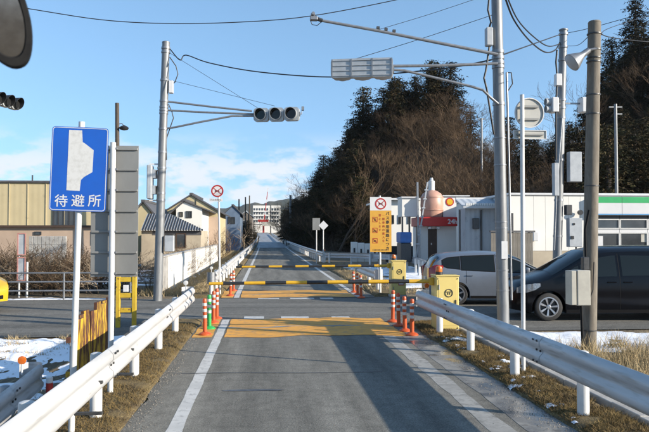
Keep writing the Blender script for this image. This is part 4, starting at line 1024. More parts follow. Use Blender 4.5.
# ------------------------------------------------------------------ bus side mirror at the top left
c = at(-4, 12, 1.35)
t = thing('bus_mirror', c, 'black bus side mirror close to the camera at the top left corner', 'mirror')
rot = Matrix.Rotation(R(-24), 3, 'Y') @ Matrix.Rotation(R(14), 3, 'Z') @ Matrix.Rotation(R(16), 3, 'X')
def mir(n, sx, sz, y, k=1):
    out = []
    for j in range(n):
        a = 2 * math.pi * j / n; x = math.cos(a); z = math.sin(a)
        w = sx * (1 + .30 * z); out.append(c + rot @ Vector((w * math.copysign(abs(x) ** .85, x) * k, y, sz * math.copysign(abs(z) ** .9, z) * k - .012)))
    return out
m = MB(); n = 40; lv = [(.80, -.010), (.84, -.018), (1.0, -.018), (1.05, 0), (1.03, .03), (.85, .06), (.4, .075), (.02, .078)]
for k, y in lv: m.v += mir(n, .056, .098, y, k)
m.f = [(i * n + j, i * n + (j + 1) % n, (i + 1) * n + (j + 1) % n, (i + 1) * n + j) for i in range(len(lv) - 1) for j in range(n)]
m.build('housing', BLACKR, t, smooth=True, angle=60)
g = MB(); g.v = mir(n, .056, .098, -.010, .82); g.f = [tuple(range(n))]; g.build('mirror_glass', MIRRORG, t)
MB().tube([c + Vector((-.01, .05, .03)), c + Vector((-.10, .06, .16)), c + Vector((-.35, .02, .26)), c + Vector((-.8, -.2, .30))], .014, 10).build('arm', BLACKR, t, smooth=True)
# ------------------------------------------------------------------ cars
TYRE = pm('tyre', (.022, .022, .023), (.045, .043, .04), .75, scale=20, lo=.4, hi=.8)
ALLOY = pm('alloy', (.62, .63, .65), (.50, .50, .52), .28, metal=.8, scale=9)
TRIM = pm('car_trim', (.012, .012, .013), None, .6, spec=.1)
LAMPR = pm('tail_lamp', (.42, .012, .012), None, .12, coat=.6)
LAMPC = pm('head_lamp', (.45, .47, .50), (.20, .21, .23), .08, metal=.5, scale=25, coat=.8)
PLATEM = pm('number_plate', (.78, .78, .74), None, .4)
def glass_mat():
    m = pm('car_glass', (.012, .016, .016), None, .02, spec=.3); return m
CGLASS = glass_mat()
def carpaint(name, c, metal=.0, rough=.28, coat=.8, spec=.5):
    m = pm(name, c, tuple(v * .88 for v in c), rough, metal=metal, scale=5, lo=.3, hi=.8, coat=coat, spec=spec)
    m.node_tree.nodes['Principled BSDF'].inputs['Coat Roughness'].default_value = .04
    return m
def make_car(label, group, paint, S):
    t = thing('parked_car' if S.get('parked') else 'car', (0, 0, 0), label, 'car', group)
    L, Wd, top, belt = S['L'], S['W'] / 2, S['top'], S['belt']
    x0, x1 = -L / 2, L / 2; tum = S.get('tumble', .26); RW, ZC, RA = S['rw'], S['rw'], S['rw'] + .055
    arches = (S['xf'], S['xr'])
    def plan(x):
        e = min(x - x0, x1 - x)
        k = max(0, 1 - e / S.get('nose', .55)) if x > 0 else max(0, 1 - e / .35)
        return Wd * (1 - (S.get('taper', .30) if x > 0 else .16) * k ** 2.4)
    def hw(x, z):
        w = plan(x); bz = cinterp(belt, x); f = 1 - .055 * ((min(z, bz) - .62) / .5) ** 2
        y = w * f - .014 * max(0, 1 - abs(z - S.get('crease', .78)) / .05) * 0
        if z > bz: y -= tum * (z - bz) + .12 * (z - bz) ** 2
        return y
    def zbot(x):
        z = S.get('sill', .19) + .06 * max(0, 1 - min(x - x0, x1 - x) / .5)
        for xc in arches:
            if abs(x - xc) <= RA: z = max(z, ZC + math.sqrt(max(0, RA * RA - (x - xc) ** 2)))
        return z
    rc = lambda x: min(.13, max(.03, (cinterp(top, x) - .45) * .22))
    pw = 3.2
    def ztop(x, y):
        zt = cinterp(top, x); r = rc(x); h = hw(x, zt - r); return zt - r * min(1, abs(y) / max(h, .05)) ** pw
    xs = sorted(set([x0 + L * i / 88 for i in range(89)] + [v for xc in arches for v in [xc - RA - .002, xc + RA + .002] + [xc + RA * math.sin(R(a)) for a in range(-90, 91, 10)]] + [x0 + .02, x0 + .05, x1 - .02, x1 - .05]))
    ns, nr = 22, 12; m = MB(); k = None
    for x in xs:
        zt = cinterp(top, x); r = rc(x); zb = zbot(x); za = zt - r; row = [(0, zb)]
        for j in range(ns + 1):
            z = zb + (za - zb) * j / ns; row.append((hw(x, z), z))
        hr = hw(x, za)
        for j in range(1, nr + 1):
            y = hr * (1 - j / nr) ** 1.0; row.append((y, zt - r * (y / hr) ** pw))
        full = [(x, y, z) for y, z in row] + [(x, -y, z) for y, z in row[-2:0:-1]]
        k = len(full); m.v += full
    for i in range(len(xs) - 1):
        for j in range(k):
            a = i * k + j; b = i * k + (j + 1) % k; m.f.append((a, b, b + k, a + k))
    m.f.append(tuple(range(k))); m.f.append(tuple((len(xs) - 1) * k + j for j in range(k))[::-1])
    body = m.build('body', paint, t, smooth=True, angle=38)
    def side(cols, name, mat, parent, sides=(1, -1), off=.004, nzv=8):
        cols = sorted(cols)
        out = []
        for s in sides:
            g = MB(); xs_ = []
            for (a, al, ah), (b, bl, bh) in zip(cols, cols[1:]):
                n = max(1, int(abs(b - a) / .04))
                for q in range(n): u = q / n; xs_.append((a + (b - a) * u, al + (bl - al) * u, ah + (bh - ah) * u))
            xs_.append(cols[-1])
            for (x, lo, hi) in xs_:
                for j in range(nzv + 1):
                    z = lo + (hi - lo) * j / nzv; g.v.append((x, s * (hw(x, z) + off), z))
            for i in range(len(xs_) - 1):
                for j in range(nzv):
                    a = i * (nzv + 1) + j; f = (a, a + nzv + 1, a + nzv + 2, a + 1); g.f.append(f if s < 0 else f[::-1])
            out.append(g.build(name, mat, parent, smooth=True, fix=False))
        return out
    def across(xa, xb, yk, name, mat, off=.006, sl=lambda u: 1):
        g = MB()
        def fn(u, v):
            x = xa + (xb - xa) * u; zt = cinterp(top, x); h = hw(x, zt - rc(x)) * yk * sl(u); y = h * (2 * v - 1); return (x, y, ztop(x, y) + off)
        g.grid(fn, 14, 12); return g.build(name, mat, body, smooth=True)
    for nm, cols in S['windows']:
        cols = sorted(cols)
        grown = [(x + (-.025 if i == 0 else .025 if i == len(cols) - 1 else 0), lo - .022, hi + .022) for i, (x, lo, hi) in enumerate(cols)]
        side(grown, 'window_seal', S.get('sealmat', TRIM), body, off=.003); side(cols, nm, CGLASS, body, off=.007)
    across(*S['ws'], .90, 'windscreen', CGLASS); across(*S['rs'], .86, 'rear_window', CGLASS)
    for nm, cols, mt in S.get('patches', ()): side(cols, nm, mt, body, off=.005)
    for x, lo, hi in S['seams']: side([(x - .006, lo, hi), (x + .006, lo, hi)], 'door_seam', TRIM, body, off=.0015, nzv=14)
    side([(S['xr'] + RA + .02, .19, .27), (S['xf'] - RA - .02, .19, .27)], 'sill', S.get('sillmat', TRIM), body, off=.006)
    for x, z in S['handles']:
        for s in (1, -1): MB().box(x - .10, x + .10, s * (hw(x, z) + .022) - .012, s * (hw(x, z) + .022) + .012, z - .016, z + .016).build('door_handle', S.get('handlemat', paint), body, bev=.008)
    xm, zm = S['mirror']
    for s in (1, -1):
        yy = s * (hw(xm, zm) + .11); mr = MB().box(xm - .06, xm + .06, yy - .10, yy + .10, zm - .065, zm + .085).build('wing_mirror', paint, body, bev=.035, seg=3, smooth=True)
    # end caps: bumper trim, plates
    for (x, s) in ((x1, 1), (x0, -1)):
        MB().box(x - .03 if s > 0 else x - .012, x + .012 if s > 0 else x + .03, -.42, .42, .30, .40).build('bumper_grille', TRIM, body, bev=.01)
        MB().box(x - .01 if s > 0 else x - .022, x + .022 if s > 0 else x + .01, -.165, .165, .42 if s > 0 else .60, .585 if s > 0 else .765).build('number_plate', PLATEM, body, bev=.004)
    for s in (1, -1):
        tz = S.get('tail_z', (.74, 1.06)); MB().box(x0 - .012, x0 + .10, s * .60 - .10, s * .60 + .10, *tz).build('tail_lamp', LAMPR, body, bev=.02, seg=2)
    # dark floor and wheels
    MB().box(x0 + .3, x1 - .3, -Wd * .86, Wd * .86, .21, .24).build('underbody', BLACKR, t)
    ty = MB().lathe([(RW * .66, -.095), (RW * .90, -.10), (RW * .98, -.085), (RW, -.05), (RW, .05), (RW * .98, .085), (RW * .90, .10), (RW * .66, .095)], 36, 'y'); ty.f = ty.f[:-2]; ty = ty.mesh('tyre', TYRE, smooth=True)
    hb = MB().lathe([(RW * .12, .055), (RW * .66, .05), (RW * .70, .09), (RW * .655, .095), (RW * .60, .03), (RW * .10, .02)], 32, 'y').mesh('rim', ALLOY, smooth=True)
    dk = MB().lathe([(RW * .64, .0), (RW * .64, .028)], 28, 'y').mesh('brake_disc', BLACKM)
    spn = S.get('spokes', 7); spm = MB()
    for q in range(spn):
        a = 2 * math.pi * q / spn; d_ = Vector((math.sin(a), 0, math.cos(a)))
        for e in ((-.06, .06) if S.get('twin') else (0,)):
            d2 = Vector((math.sin(a + e), 0, math.cos(a + e)))
            spm.bar(Vector((0, .060, 0)) + d_ * RW * .10, Vector((0, .082, 0)) + d2 * RW * .67, RW * (.085 if S.get('twin') else .15), .03, (0, 1, 0))
    spm.add(MB().lathe([(RW * .17, .05), (RW * .17, .088), (RW * .10, .095)], 16, 'y').v, MB().lathe([(1, 0), (1, 0), (1, 0)], 16, 'y').f)
    spm = spm.mesh('spokes', ALLOY, bev=.004)
    rimm = MB().lathe([(RW * .71, .094), (RW * .71, .098), (RW * .63, .10), (RW * .60, .06), (RW * .66, .05)], 36, 'y'); rimm.f = rimm.f[:-2]; rimm = rimm.mesh('rim', ALLOY, smooth=True)
    for xc in arches:
        for s in (1, -1):
            w = thing('wheel', (0, 0, 0), '', ''); del w['label'], w['category']; w.parent = t; w.location = (xc, s * (hw(xc, .6) - .125), RW); w.rotation_euler = (0, random.uniform(0, 1), 0 if s > 0 else math.pi)
            shared('tyre', ty, w); shared('rim', rimm, w); shared('brake_disc', dk, w); shared('spokes', spm, w)
    return t
SILV = carpaint('silver_paint', (.24, .275, .33), .35, .34, .35)
BLKP = carpaint('black_paint', (.005, .0055, .008), 0, .14, 0, .22)
YELC = carpaint('yellow_car_paint', (.78, .47, .02), 0, .25)
van = dict(sealmat=BLKP, taper=.32, L=4.78, W=1.80, rw=.325, xf=1.60, xr=-1.35, sill=.19, nose=.55, crease=.80, tumble=.22, spokes=7, twin=True,
  top=[(-2.39, 1.00), (-2.36, 1.12), (-2.30, 1.45), (-2.18, 1.62), (-1.8, 1.70), (-.8, 1.735), (.1, 1.715), (.55, 1.64), (.95, 1.44), (1.50, 1.13), (1.68, 1.06), (2.05, .955), (2.27, .85), (2.36, .70), (2.39, .58)],
  belt=[(-2.39, 1.08), (0, 1.02), (1.2, .98), (2.39, .85)],
  windows=[('side_window', [(1.28, 1.02, 1.06), (.98, 1.02, 1.24), (.90, 1.02, 1.27)]), ('side_window', [(.86, 1.02, 1.29), (.60, 1.02, 1.42), (.15, 1.03, 1.50), (.02, 1.03, 1.51)]),
           ('side_window', [(-.10, 1.04, 1.51), (-1.10, 1.06, 1.50)]), ('side_window', [(-1.20, 1.07, 1.49), (-1.9, 1.12, 1.45), (-2.08, 1.18, 1.38)])],
  ws=(1.50, .62), rs=(-2.36, -2.22),
  patches=[('headlamp', [(2.30, .64, .76), (2.12, .65, .84), (1.92, .72, .87), (1.80, .80, .87)], LAMPC), ('tail_lamp', [(-2.36, .80, 1.20), (-2.20, .85, 1.15)], LAMPR)],
  seams=[(.98, .30, 1.02), (-.04, .28, 1.55), (-1.12, .50, 1.55)], handles=[(.15, .90), (-.22, .90)], mirror=(.98, 1.06))
hat = dict(L=4.1, W=1.69, rw=.305, xf=1.30, xr=-1.28, sill=.18, nose=.6, tumble=.30, spokes=5,
  top=[(-2.05, .84), (-2.03, .98), (-1.98, 1.12), (-1.86, 1.32), (-1.70, 1.425), (-1.2, 1.49), (-.5, 1.52), (.1, 1.48), (.5, 1.36), (1.0, 1.10), (1.18, 1.02), (1.6, .92), (1.88, .80), (2.0, .66), (2.05, .55)],
  belt=[(-2.05, 1.04), (-1.0, .98), (.8, .90), (2.05, .80)],
  windows=[('side_window', [(-1.68, 1.12, 1.25), (-1.55, 1.06, 1.32), (-1.20, 1.02, 1.36)]), ('side_window', [(-1.14, 1.0, 1.365), (-.22, .955, 1.40)]), ('side_window', [(-.12, .95, 1.40), (.28, .93, 1.30), (.60, .92, 1.17)]), ('side_window', [(.64, .92, 1.15), (.92, .92, .98)])],
  ws=(1.10, .22), rs=(-1.99, -1.76),
  patches=[('tail_lamp', [(-2.045, .70, 1.0), (-1.96, .70, 1.10), (-1.84, .86, 1.14), (-1.66, 1.06, 1.12)], LAMPR), ('headlamp', [(1.98, .62, .70), (1.75, .66, .80), (1.5, .76, .86)], LAMPC)],
  seams=[(.66, .28, .92), (-.17, .28, 1.44), (-1.02, .62, 1.40)], handles=[(0, .80), (-.92, .84)], mirror=(.66, .98))
# black minivan in the near lane heading left (its left side faces the camera)
Yv = 14.55
v = make_car('black minivan in the near lane behind the concrete pole', 'cars on the street', BLKP, van)
nose = at(513.5, 300, Yv + .9); v.location = (nose.x + 2.39 - .16, Yv + .9, -.008); v.rotation_euler.z = math.pi - R(5)
# silver hatchback in the far lane heading right
Yh = 18.1
h_ = make_car('silver hatchback in the far lane behind the right signal pole', 'cars on the street', SILV, hat)
tail = at(429, 285, Yh + .55); h_.location = (tail.x + 2.05, Yh + .85, -.008); h_.rotation_euler.z = R(-5)
# yellow car entering at the left edge
y_ = make_car('yellow car just entering at the left edge of the street', 'cars on the street', YELC, dict(hat, rw=.29))
q = at(10, 296, 18.0); y_.rotation_euler.z = R(-24); y_.location = (q.x - 2.25, q.y + .55, -.008)
# ------------------------------------------------------------------ buildings
def ribbed(name, c1, c2, pitch, depth=.35, axis='x', rough=.7):     # wall cladding with fine vertical ribs
    m = pm(name, c1, c2, rough, scale=1.2, world=True, lo=.3, hi=.75, c3=tuple(v * .6 for v in c2), s3=2.6, lo3=.62, hi3=.85)
    n, l, b = nodes_of(m); g = n.new('ShaderNodeNewGeometry'); w = n.new('ShaderNodeTexWave'); w.wave_type = 'BANDS'; w.bands_direction = axis.upper()
    w.inputs['Scale'].default_value = .314 / pitch; l.new(g.outputs['Position'], w.inputs['Vector'])
    bp = n.new('ShaderNodeBump'); bp.inputs['Strength'].default_value = depth; bp.inputs['Distance'].default_value = .03; l.new(w.outputs['Fac'], bp.inputs['Height']); l.new(bp.outputs[0], b.inputs['Normal'])
    return m
TANW = ribbed('tan_cladding', (.46, .385, .23), (.41, .34, .20), .30, .10)
PINKW = pm('pink_plaster', (.40, .30, .225), (.34, .255, .19), .85, scale=1, world=True, bump=.1)
BEIGE = pm('beige_plaster', (.40, .345, .26), (.33, .28, .21), .85, scale=1.2, world=True, bump=.1, c3=(.30, .25, .18), s3=3, lo3=.62, hi3=.8)
CREAMW = pm('cream_plaster', (.45, .38, .23), (.40, .335, .20), .85, scale=1.2, world=True, bump=.1)
WHITEW = pm('white_wall', (.66, .65, .61), (.60, .585, .55), .75, scale=.7, world=True, lo=.3, hi=.8, c3=(.38, .36, .32), s3=2, lo3=.66, hi3=.85)
GREYW = ribbed('grey_cladding', (.33, .36, .39), (.27, .295, .32), .25, .5)
ROOFD = pm('dark_roof', (.055, .055, .06), (.09, .088, .09), .6, scale=4, world=True, bump=.2)
ROOFG = ribbed('grey_roof', (.38, .42, .46), (.32, .35, .39), .35, .6)
WIN = pm('window_glass', (.02, .025, .03), (.05, .055, .06), .06, scale=1, world=True, spec=.8)
REDF = pm('red_fascia', (.42, .022, .018), (.38, .02, .016), .4, scale=2, world=True)
BROWN = pm('brown_door', (.085, .05, .032), (.06, .036, .024), .6, scale=5)
COPPER = pm('tank_pink', (.66, .38, .28), (.56, .31, .23), .45, scale=2, lo=.3, hi=.75, c3=(.40, .22, .16), s3=5, lo3=.6, hi3=.8)
STRIPEB = pm('roof_black', (.035, .035, .037), None, .5); STRIPEW = pm('roof_snow_white', (.58, .59, .60), (.42, .43, .44), .5, scale=5)
BLUEB = pm('blue_tarp', (.025, .12, .36), (.02, .09, .28), .5, scale=4, world=True, bump=.2)
def wbox(p0, p1, Y, dep, name, mat, par, bev=0):                     # block whose front face spans two pixels at distance Y
    a, b = at(*p0, Y), at(*p1, Y); return MB().box(min(a.x, b.x), max(a.x, b.x), Y, Y + dep, min(a.z, b.z), max(a.z, b.z)).build(name, mat, par, bev=bev)
def gz(px, Y): return at(px, 234, Y).x
def window(par, p0, p1, Y, frame=WHITEW, fw=.05, mull=1, name='window'):
    a, b = at(*p0, Y), at(*p1, Y); c = ((a.x + b.x) / 2, Y, (a.z + b.z) / 2); w, h = b.x - a.x, a.z - b.z
    f = frame_mb(c, (1, 0, 0), (0, 0, 1), w, h, .004, fw, .002, .05).build(name, frame, par)
    MB().box(a.x + fw, b.x - fw, Y - .014, Y - .004, b.z + fw, a.z - fw).build('pane', WIN, f)
    for k in range(1, mull): x = a.x + w * k / mull; MB().box(x - fw / 2, x + fw / 2, Y - .04, Y - .0145, b.z + fw, a.z - fw).build('mullion', frame, f)
    return f

# flat tan building, left
Y = 35; x0, x1 = -34, at(112, 200, Y).x; zt, zm = at(30, 183, Y).z, at(30, 227, Y).z
t = thing('building', ((x0 + x1) / 2, Y, 0), 'long flat-roofed tan building with pink lower wall behind the blue sign', 'building')
MB().box(x0, x1, Y, Y + 6, zm + .09, zt).build('upper_wall', TANW, t)
MB().box(x0 + .05, x1 - .05, Y + .08, Y + 5.9, -.9, zm - .02).build('lower_wall', PINKW, t)
MB().box(x0 - .05, x1 + .05, Y - .12, Y + 6, zm - .02, zm + .088).build('band', BROWN, t)
MB().box(x0 - .08, x1 + .08, Y - .1, Y + 6.1, zt + .001, zt + .12).build('roof_edge', ROOFD, t, bev=.02)
MB().box(x0 + .1, x1 - .1, Y + .1, Y + 5.9, zt + .122, zt + .13).build('roof', ROOFD, t)
xa = x0
while xa < x1 - .9: MB().box(xa, xa + .04, Y - .03, Y - .001, zm + .09, zt).build('cladding_seam', TANW, t); xa += .909
window(t, (53, 205), (80, 226), Y, DARKM, .06, 5)
window(t, (34.5, 231.5), (41.5, 235), Y + .08, DARKM, .03)
window(t, (92, 231), (106, 245), Y + .08, DARKM, .05, 2)
# grey block wall under brambles
t = thing('block_wall', (gz(45, 27), 27, 0), 'pale grey concrete block wall half hidden by brambles left', 'wall')
a, b = at(29, 236, 27), at(66, 262, 27); nb_x, nb_z = 9, 6
bm_ = MB().box(0, (b.x - a.x) / nb_x - .012, 0, .12, 0, (a.z + .2) / nb_z - .012).mesh('concrete_block', CONC, bev=.008)
for j in range(nb_z):
    for i in range(nb_x): shared('concrete_block', bm_, t, (a.x + (b.x - a.x) * i / nb_x - OFF[t.name].x, 0, -.2 + (a.z + .2) * j / nb_z))
MB().box(a.x + .02, b.x - .03, 27.02, 27.09, -.25, a.z - .02).build('mortar', CONC, t)
# striped-roof shed and houses
Y = 42
t = thing('shed', (gz(185, Y), Y, -.4), 'beige shed with black and white striped roof left of the busway', 'building')
xl, xr_ = gz(141, Y), gz(203, Y); ze = at(200, 230, Y).z; zr = at(160, 213, Y).z
MB().box(xl, xr_ - .15, Y + .15, Y + 5, -.9, ze - .05).build('wall', BEIGE, t)
MB().box(gz(152, Y), xr_ - .12, Y + .13, Y + .149, ze - .32, ze - .06).build('fascia', ROOFD, t)
n = 46; xtop = gz(184, Y)
for k in range(n):                                          # roof sheets sloping to the front, hipped at the right end
    u0, u1 = k / n, (k + 1) / n; a0_, a1_ = xl + (xr_ - xl) * u0, xl + (xr_ - xl) * u1
    hz = lambda x: zr if x < xtop - 1.2 else zr + (ze - zr) * ((x - (xtop - 1.2)) / (xr_ - xtop + 1.2))
    dp = 2.2
    m = MB(); lift = .03 * (k % 2)
    for (x, zz) in ((a0_, hz(a0_)), (a1_, hz(a1_))):
        y2 = Y + dp * max(.02, (zz - ze) / (zr - ze)); m.v += [(x, Y - .1, ze + lift), (x, y2, zz + .02 + lift), (x, Y - .1, ze - .05), (x, y2, zz - .04)]
    m.f = [(0, 4, 5, 1), (2, 3, 7, 6), (0, 2, 6, 4), (1, 5, 7, 3), (0, 1, 3, 2), (4, 6, 7, 5)]
    m.build('roof_sheet', STRIPEB if k % 2 else STRIPEW, t)
window(t, (166, 234), (173, 246), Y + .15, DARKM, .05)
window(t, (176, 233), (186, 248), Y + .15, BROWN, .06)
def gable_house(label, pxl, pxr, py_e, py_r, Y, dep, wall, roofm, over=.35, fm=None, pxc=None):
    xl, xr = gz(pxl, Y), gz(pxr, Y); xc = gz(pxc, Y) if pxc else (xl + xr) / 2; ze, zr = at(pxl, py_e, Y).z, at(pxl, py_r, Y).z
    t = thing('house', (xc, Y, 0), label, 'house', 'houses left of the busway')
    MB().prism([(xl, -.9), (xr, -.9), (xr, ze), (xc, zr), (xl, ze)], Y, Y + dep).build('wall', wall, t)
    for s, xe in ((-1, xl), (1, xr)):
        d = Vector((xe - xc, 0, ze - zr)); d.normalize(); e = Vector((xe, 0, ze)) + d * over; up_ = Vector((-d.z, 0, d.x)) * (1 if s > 0 else -1)
        if up_.z < 0: up_ = -up_
        r0 = Vector((xc, 0, zr)); m = MB()
        for yy in (Y - .12, Y + dep + .3):
            for q in (r0 + up_ * .03, e + up_ * .03, e + up_ * .13, r0 + up_ * .13): m.v.append((q.x, yy, q.z))
        m.f = [(0, 1, 2, 3), (7, 6, 5, 4), (0, 4, 5, 1), (1, 5, 6, 2), (2, 6, 7, 3), (3, 7, 4, 0)]
        rf = m.build('roof', roofm, t)
    MB().bar((xc, Y - .15, zr + .15), (xc, Y + dep + .3, zr + .2), .26, .16).build('ridge_cap', roofm, rf)
    return t, Y
t, Yh_ = gable_house('tan gabled house with dark roof behind the striped shed', 165, 219, 212, 195.5, 56, 9, CREAMW, ROOFD, .5, pxc=191)
MB().box(gz(195.5, 56), gz(196, 56), 55.95, 55.999, 1, at(195, 198, 56).z).build('downpipe', DARKM, t)
MB().box(gz(206, 56), gz(220, 56), 55.7, 55.99, -.9, at(210, 217, 56).z).build('lean_to', PINKW, t)
t, _ = gable_house('white plaster house with small dark gable in front of the tan house', 176, 202, 209, 202, 50, 7, WHITEW, ROOFD, .6, pxc=184)
window(t, (186, 211), (192, 218), 50, DARKM, .05, 2); window(t, (179, 212), (183, 217), 50, DARKM, .05)
t, _ = gable_house('low house with orange-tan wall left of the left signal pole', 136, 150, 211, 203, 46, 8, CREAMW, ROOFD, .5)
t, _ = gable_house('blue-grey house beside the bare shrubs along the busway', 225, 240, 213, 206, 82, 10, pm('blue_wall', (.12, .17, .24), (.09, .13, .19), .8, scale=1, world=True), ROOFD, .5)
window(t, (228, 217), (235, 224), 82, DARKM, .06, 2)
t, _ = gable_house('dark shed with pale gable beyond the blue-grey house', 239.5, 252, 216, 211.5, 155, 14, pm('shed_wall', (.14, .12, .10), (.09, .08, .07), .85, scale=1, world=True), ROOFG, .5)
window(t, (241, 220), (246, 228), 155, WHITEW, .08)
# concrete retaining wall along the left bank
t = thing('retaining_wall', (-3.5, 26, -.4), 'long pale concrete wall sloping away left of the far busway', 'wall')
A, B = Vector((-3.5, 21.9, 0)), Vector((-3.45, 47, 0)); nP = 14
for k in range(nP):
    p, q = A + (B - A) * (k / nP), A + (B - A) * ((k + 1) / nP - .0015); MB().bar(p + Vector((0, 0, .40)), q + Vector((0, 0, .40)), .16, 1.6).build('wall_panel', WHITEW if k % 5 else CONC, t, bev=.015)
MB().bar(A + Vector((-.02, 0, 1.235)), B + Vector((-.02, 0, 1.235)), .22, .06).build('coping', CONC, t, bev=.01)

# far white apartment block, crane, wooded ridge
Y = 330
t = thing('apartment_block', (gz(267, Y), Y, 0), 'white apartment block at the far end of the busway', 'building')
for (a, b) in ((253, 270), (271.2, 280.5)):
    wl_ = wbox((a, 205.5), (b, 236), Y, 14, 'wall', WHITEW, t)
    for r_ in range(4):
        for cix in range(int((b - a) / 2.6)):
            xx = a + .7 + cix * 2.6; wbox((xx, 208.2 + r_ * 4), (xx + 1.5, 210.4 + r_ * 4), Y - .12, .11, 'window', WIN, wl_)
        wbox((a + .3, 211.2 + r_ * 4), (b - .3, 212 + r_ * 4), Y - .5, .35, 'balcony', WHITEW, wl_)
wbox((270, 207), (271.2, 236), Y + 1, 12, 'stair_core', CONC, t)
t = thing('tower_crane', (gz(265, 322), 322, 0), 'red and white crane boom rising before the white block', 'crane')
p, q = at(263.5, 226, 322), at(268, 188, 322)
for k in range(10): MB().bar(p + (q - p) * (k / 10), p + (q - p) * ((k + 1) / 10), .55 - .03 * k, .55 - .03 * k).build('boom_section', SIGNR if k % 3 else SIGNW, t)
MB().bar((p.x, 322, -.5), p, .9, .9).build('mast', SIGNR, t)
wbox((258, 219.5), (268.5, 221.8), 320, 1.2, 'cab_deck', SIGNR, t)
wbox((262, 222), (275, 226), 314, 5, 'machine_house', CREAMBOX, t)
FOREST = pm('far_forest', (.040, .048, .030), (.065, .058, .036), .95, scale=.02, world=True, bump=1, bscale=.15)
m = MB(); m.grid(lambda u, v: (-900 + 1800 * u, 1500 + 500 * v, -5 + (84 + 34 * nz(u * 7, 1.7) + 12 * nz(u * 24, 4.1) + 6 * nz(u * 90, 2) + 22 * sstep(.42, .56, u)) * sstep(0, .55, v)), 240, 14)
struct(m.build('far_hills', FOREST, smooth=True, fix=False, angle=180))

# ---- right side
# white flat building behind the warning board
Y = 48
t = thing('building', (gz(398, Y), Y, 0), 'white flat-roofed building left of the fuel station', 'building')
w_ = wbox((389, 199), (421, 250), Y, 9, 'wall', WHITEW, t); wbox((387, 198), (422, 200), Y - .5, 10, 'eave', SIGNW, t)
for a, b in ((391, 394), (398, 401), (407.5, 410.5)): window(t, (a, 215), (b, 224), Y, DARKM, .05)
wbox((386, 246), (424, 262), Y - 3, .3, 'dark_screen', BLACKM, t)
# slotted low wall
Y = 43; t = thing('slotted_wall', (gz(364, Y), Y, 0), 'low white panel wall with dark square slots beyond the warning board', 'wall')
for k in range(4):
    a = 351 + k * 6.8; wbox((a, 242 + k * .8), (a + 6.6, 262), Y, .2, 'wall_panel', WHITEW, t, .02)
    wbox((a + 2.5, 248 + k * .8), (a + 4.3, 252.5 + k * .8), Y - .02, .018, 'slot', BLACKM, t)
# fuel station
Y = 36
t = thing('fuel_station', (gz(430, Y), Y, 0), 'fuel station office with white walls, red fascia and dark doorway', 'building')
wbox((402, 198), (418.5, 216.5), Y + .4, 1.2, 'sign_wall', WHITEW, t); wbox((401.5, 196.6), (419, 197.9), Y + .3, 1.4, 'coping', SIGNW, t)
for a in (402.5, 409.5, 417): wbox((a, 216.6), (a + .9, 262), Y + .6, .3, 'canopy_post', DARKM, t)
wbox((420.5, 226.3), (456.5, 262), Y, 1.9, 'office_wall', WHITEW, t)
wbox((443, 196.5), (456.5, 216.9), Y + .15, .8, 'parapet_wall', WHITEW, t); wbox((442.6, 195.2), (470, 196.4), Y + .05, 1.0, 'coping', SIGNW, t)
fa = wbox((420, 217), (457.5, 226.2), Y - .45, 2.2, 'red_fascia', REDF, t, .02)
p = at(452.5, 221.8, Y - .46); text_mesh('24h', .36, SIGNW, 'lettering', fa, p, (1, 0, 0), (0, 0, 1), bold=.008, thick=.004)
dr = wbox((428, 229), (437, 262), Y - .03, .029, 'door', BROWN, t); wbox((431, 243), (432, 245), Y - .06, .03, 'handle', ALLOY, dr)
for a in (430, 438.5): wbox((a - 1.6, 226.4), (a + 1.6, 229), Y - .35, .3, 'flood_lamp', SIGNW, t, .03)
wbox((446, 229), (454, 236), Y - .03, .028, 'wall_panel', WHITEW, t)
c = at(449.8, 201.8, Y + .14)
em = disc_mb(c, (1, 0, 0), (0, 0, 1), .235, .012, 0, 30).build('emblem_disc', REDF, t)
EMY = pm('emblem_yellow', (.85, .52, .02), None, .4)
pts = []
for k in range(36):
    a = 2 * math.pi * k / 36; r = .17 * (1 + .06 * math.cos(k * math.pi / 2)); pts.append(c + Vector((r * math.cos(a), 0, r * math.sin(a))))
poly_mb(pts, (0, -1, 0), .006, .0125).build('emblem_sun', EMY, em)
# tank on the fascia with its flue
p0, p1 = at(432, 217, Y + .35), at(432, 190, Y + .35); h = p1.z - p0.z; r = 11.6 * 36.6 / F
t = thing('storage_tank', p0, 'pink copper-coloured round tank with banded sides above the red fascia', 'tank')
MB().lathe([(r * .86, p0.z), (r * .94, p0.z + h * .2), (r, p0.z + h * .42), (r * .97, p0.z + h * .72), (r * .80, p0.z + h * .86), (r * .45, p0.z + h * .96), (r * .2, p0.z + h)], 32, 'z', (p0.x, p0.y, 0)).build('shell', COPPER, t, smooth=True)
for q in (.26, .72): MB().lathe([(r * (.975 if q < .5 else .985), p0.z + h * q - .03), (r * 1.01, p0.z + h * q - .03), (r * 1.01, p0.z + h * q + .03), (r * .975, p0.z + h * q + .03)], 32, 'z', (p0.x, p0.y, 0)).build('band', COPPER, t, smooth=True)
MB().lathe([(.18, p1.z - .05), (.18, p1.z + .50), (.10, p1.z + .54), (.08, p1.z + .68)], 16, 'z', (p0.x - .02, p0.y, 0)).build('flue', REFW, t, smooth=True)
t = thing('ladder_mast', at(419, 248, Y - .6), 'blue-grey slanting mast with fittings left of the round tank', 'mast')
MB().bar(at(416, 258, Y - .6), at(427.5, 182, Y - .6), .07, .07).build('boom', GREYBOX, t)
MB().bar(at(418.5, 262, Y - .6), at(417.5, 182, Y - .6), .09, .09).build('upright', GALV, t)
for k in range(7): q = at(417.8 + k * 1.4, 244 - k * 9, Y - .7); MB().box(q.x - .10, q.x + .10, q.y - .04, q.y + .04, q.z - .035, q.z + .035).build('fitting', GREYBOX, t, bev=.01)
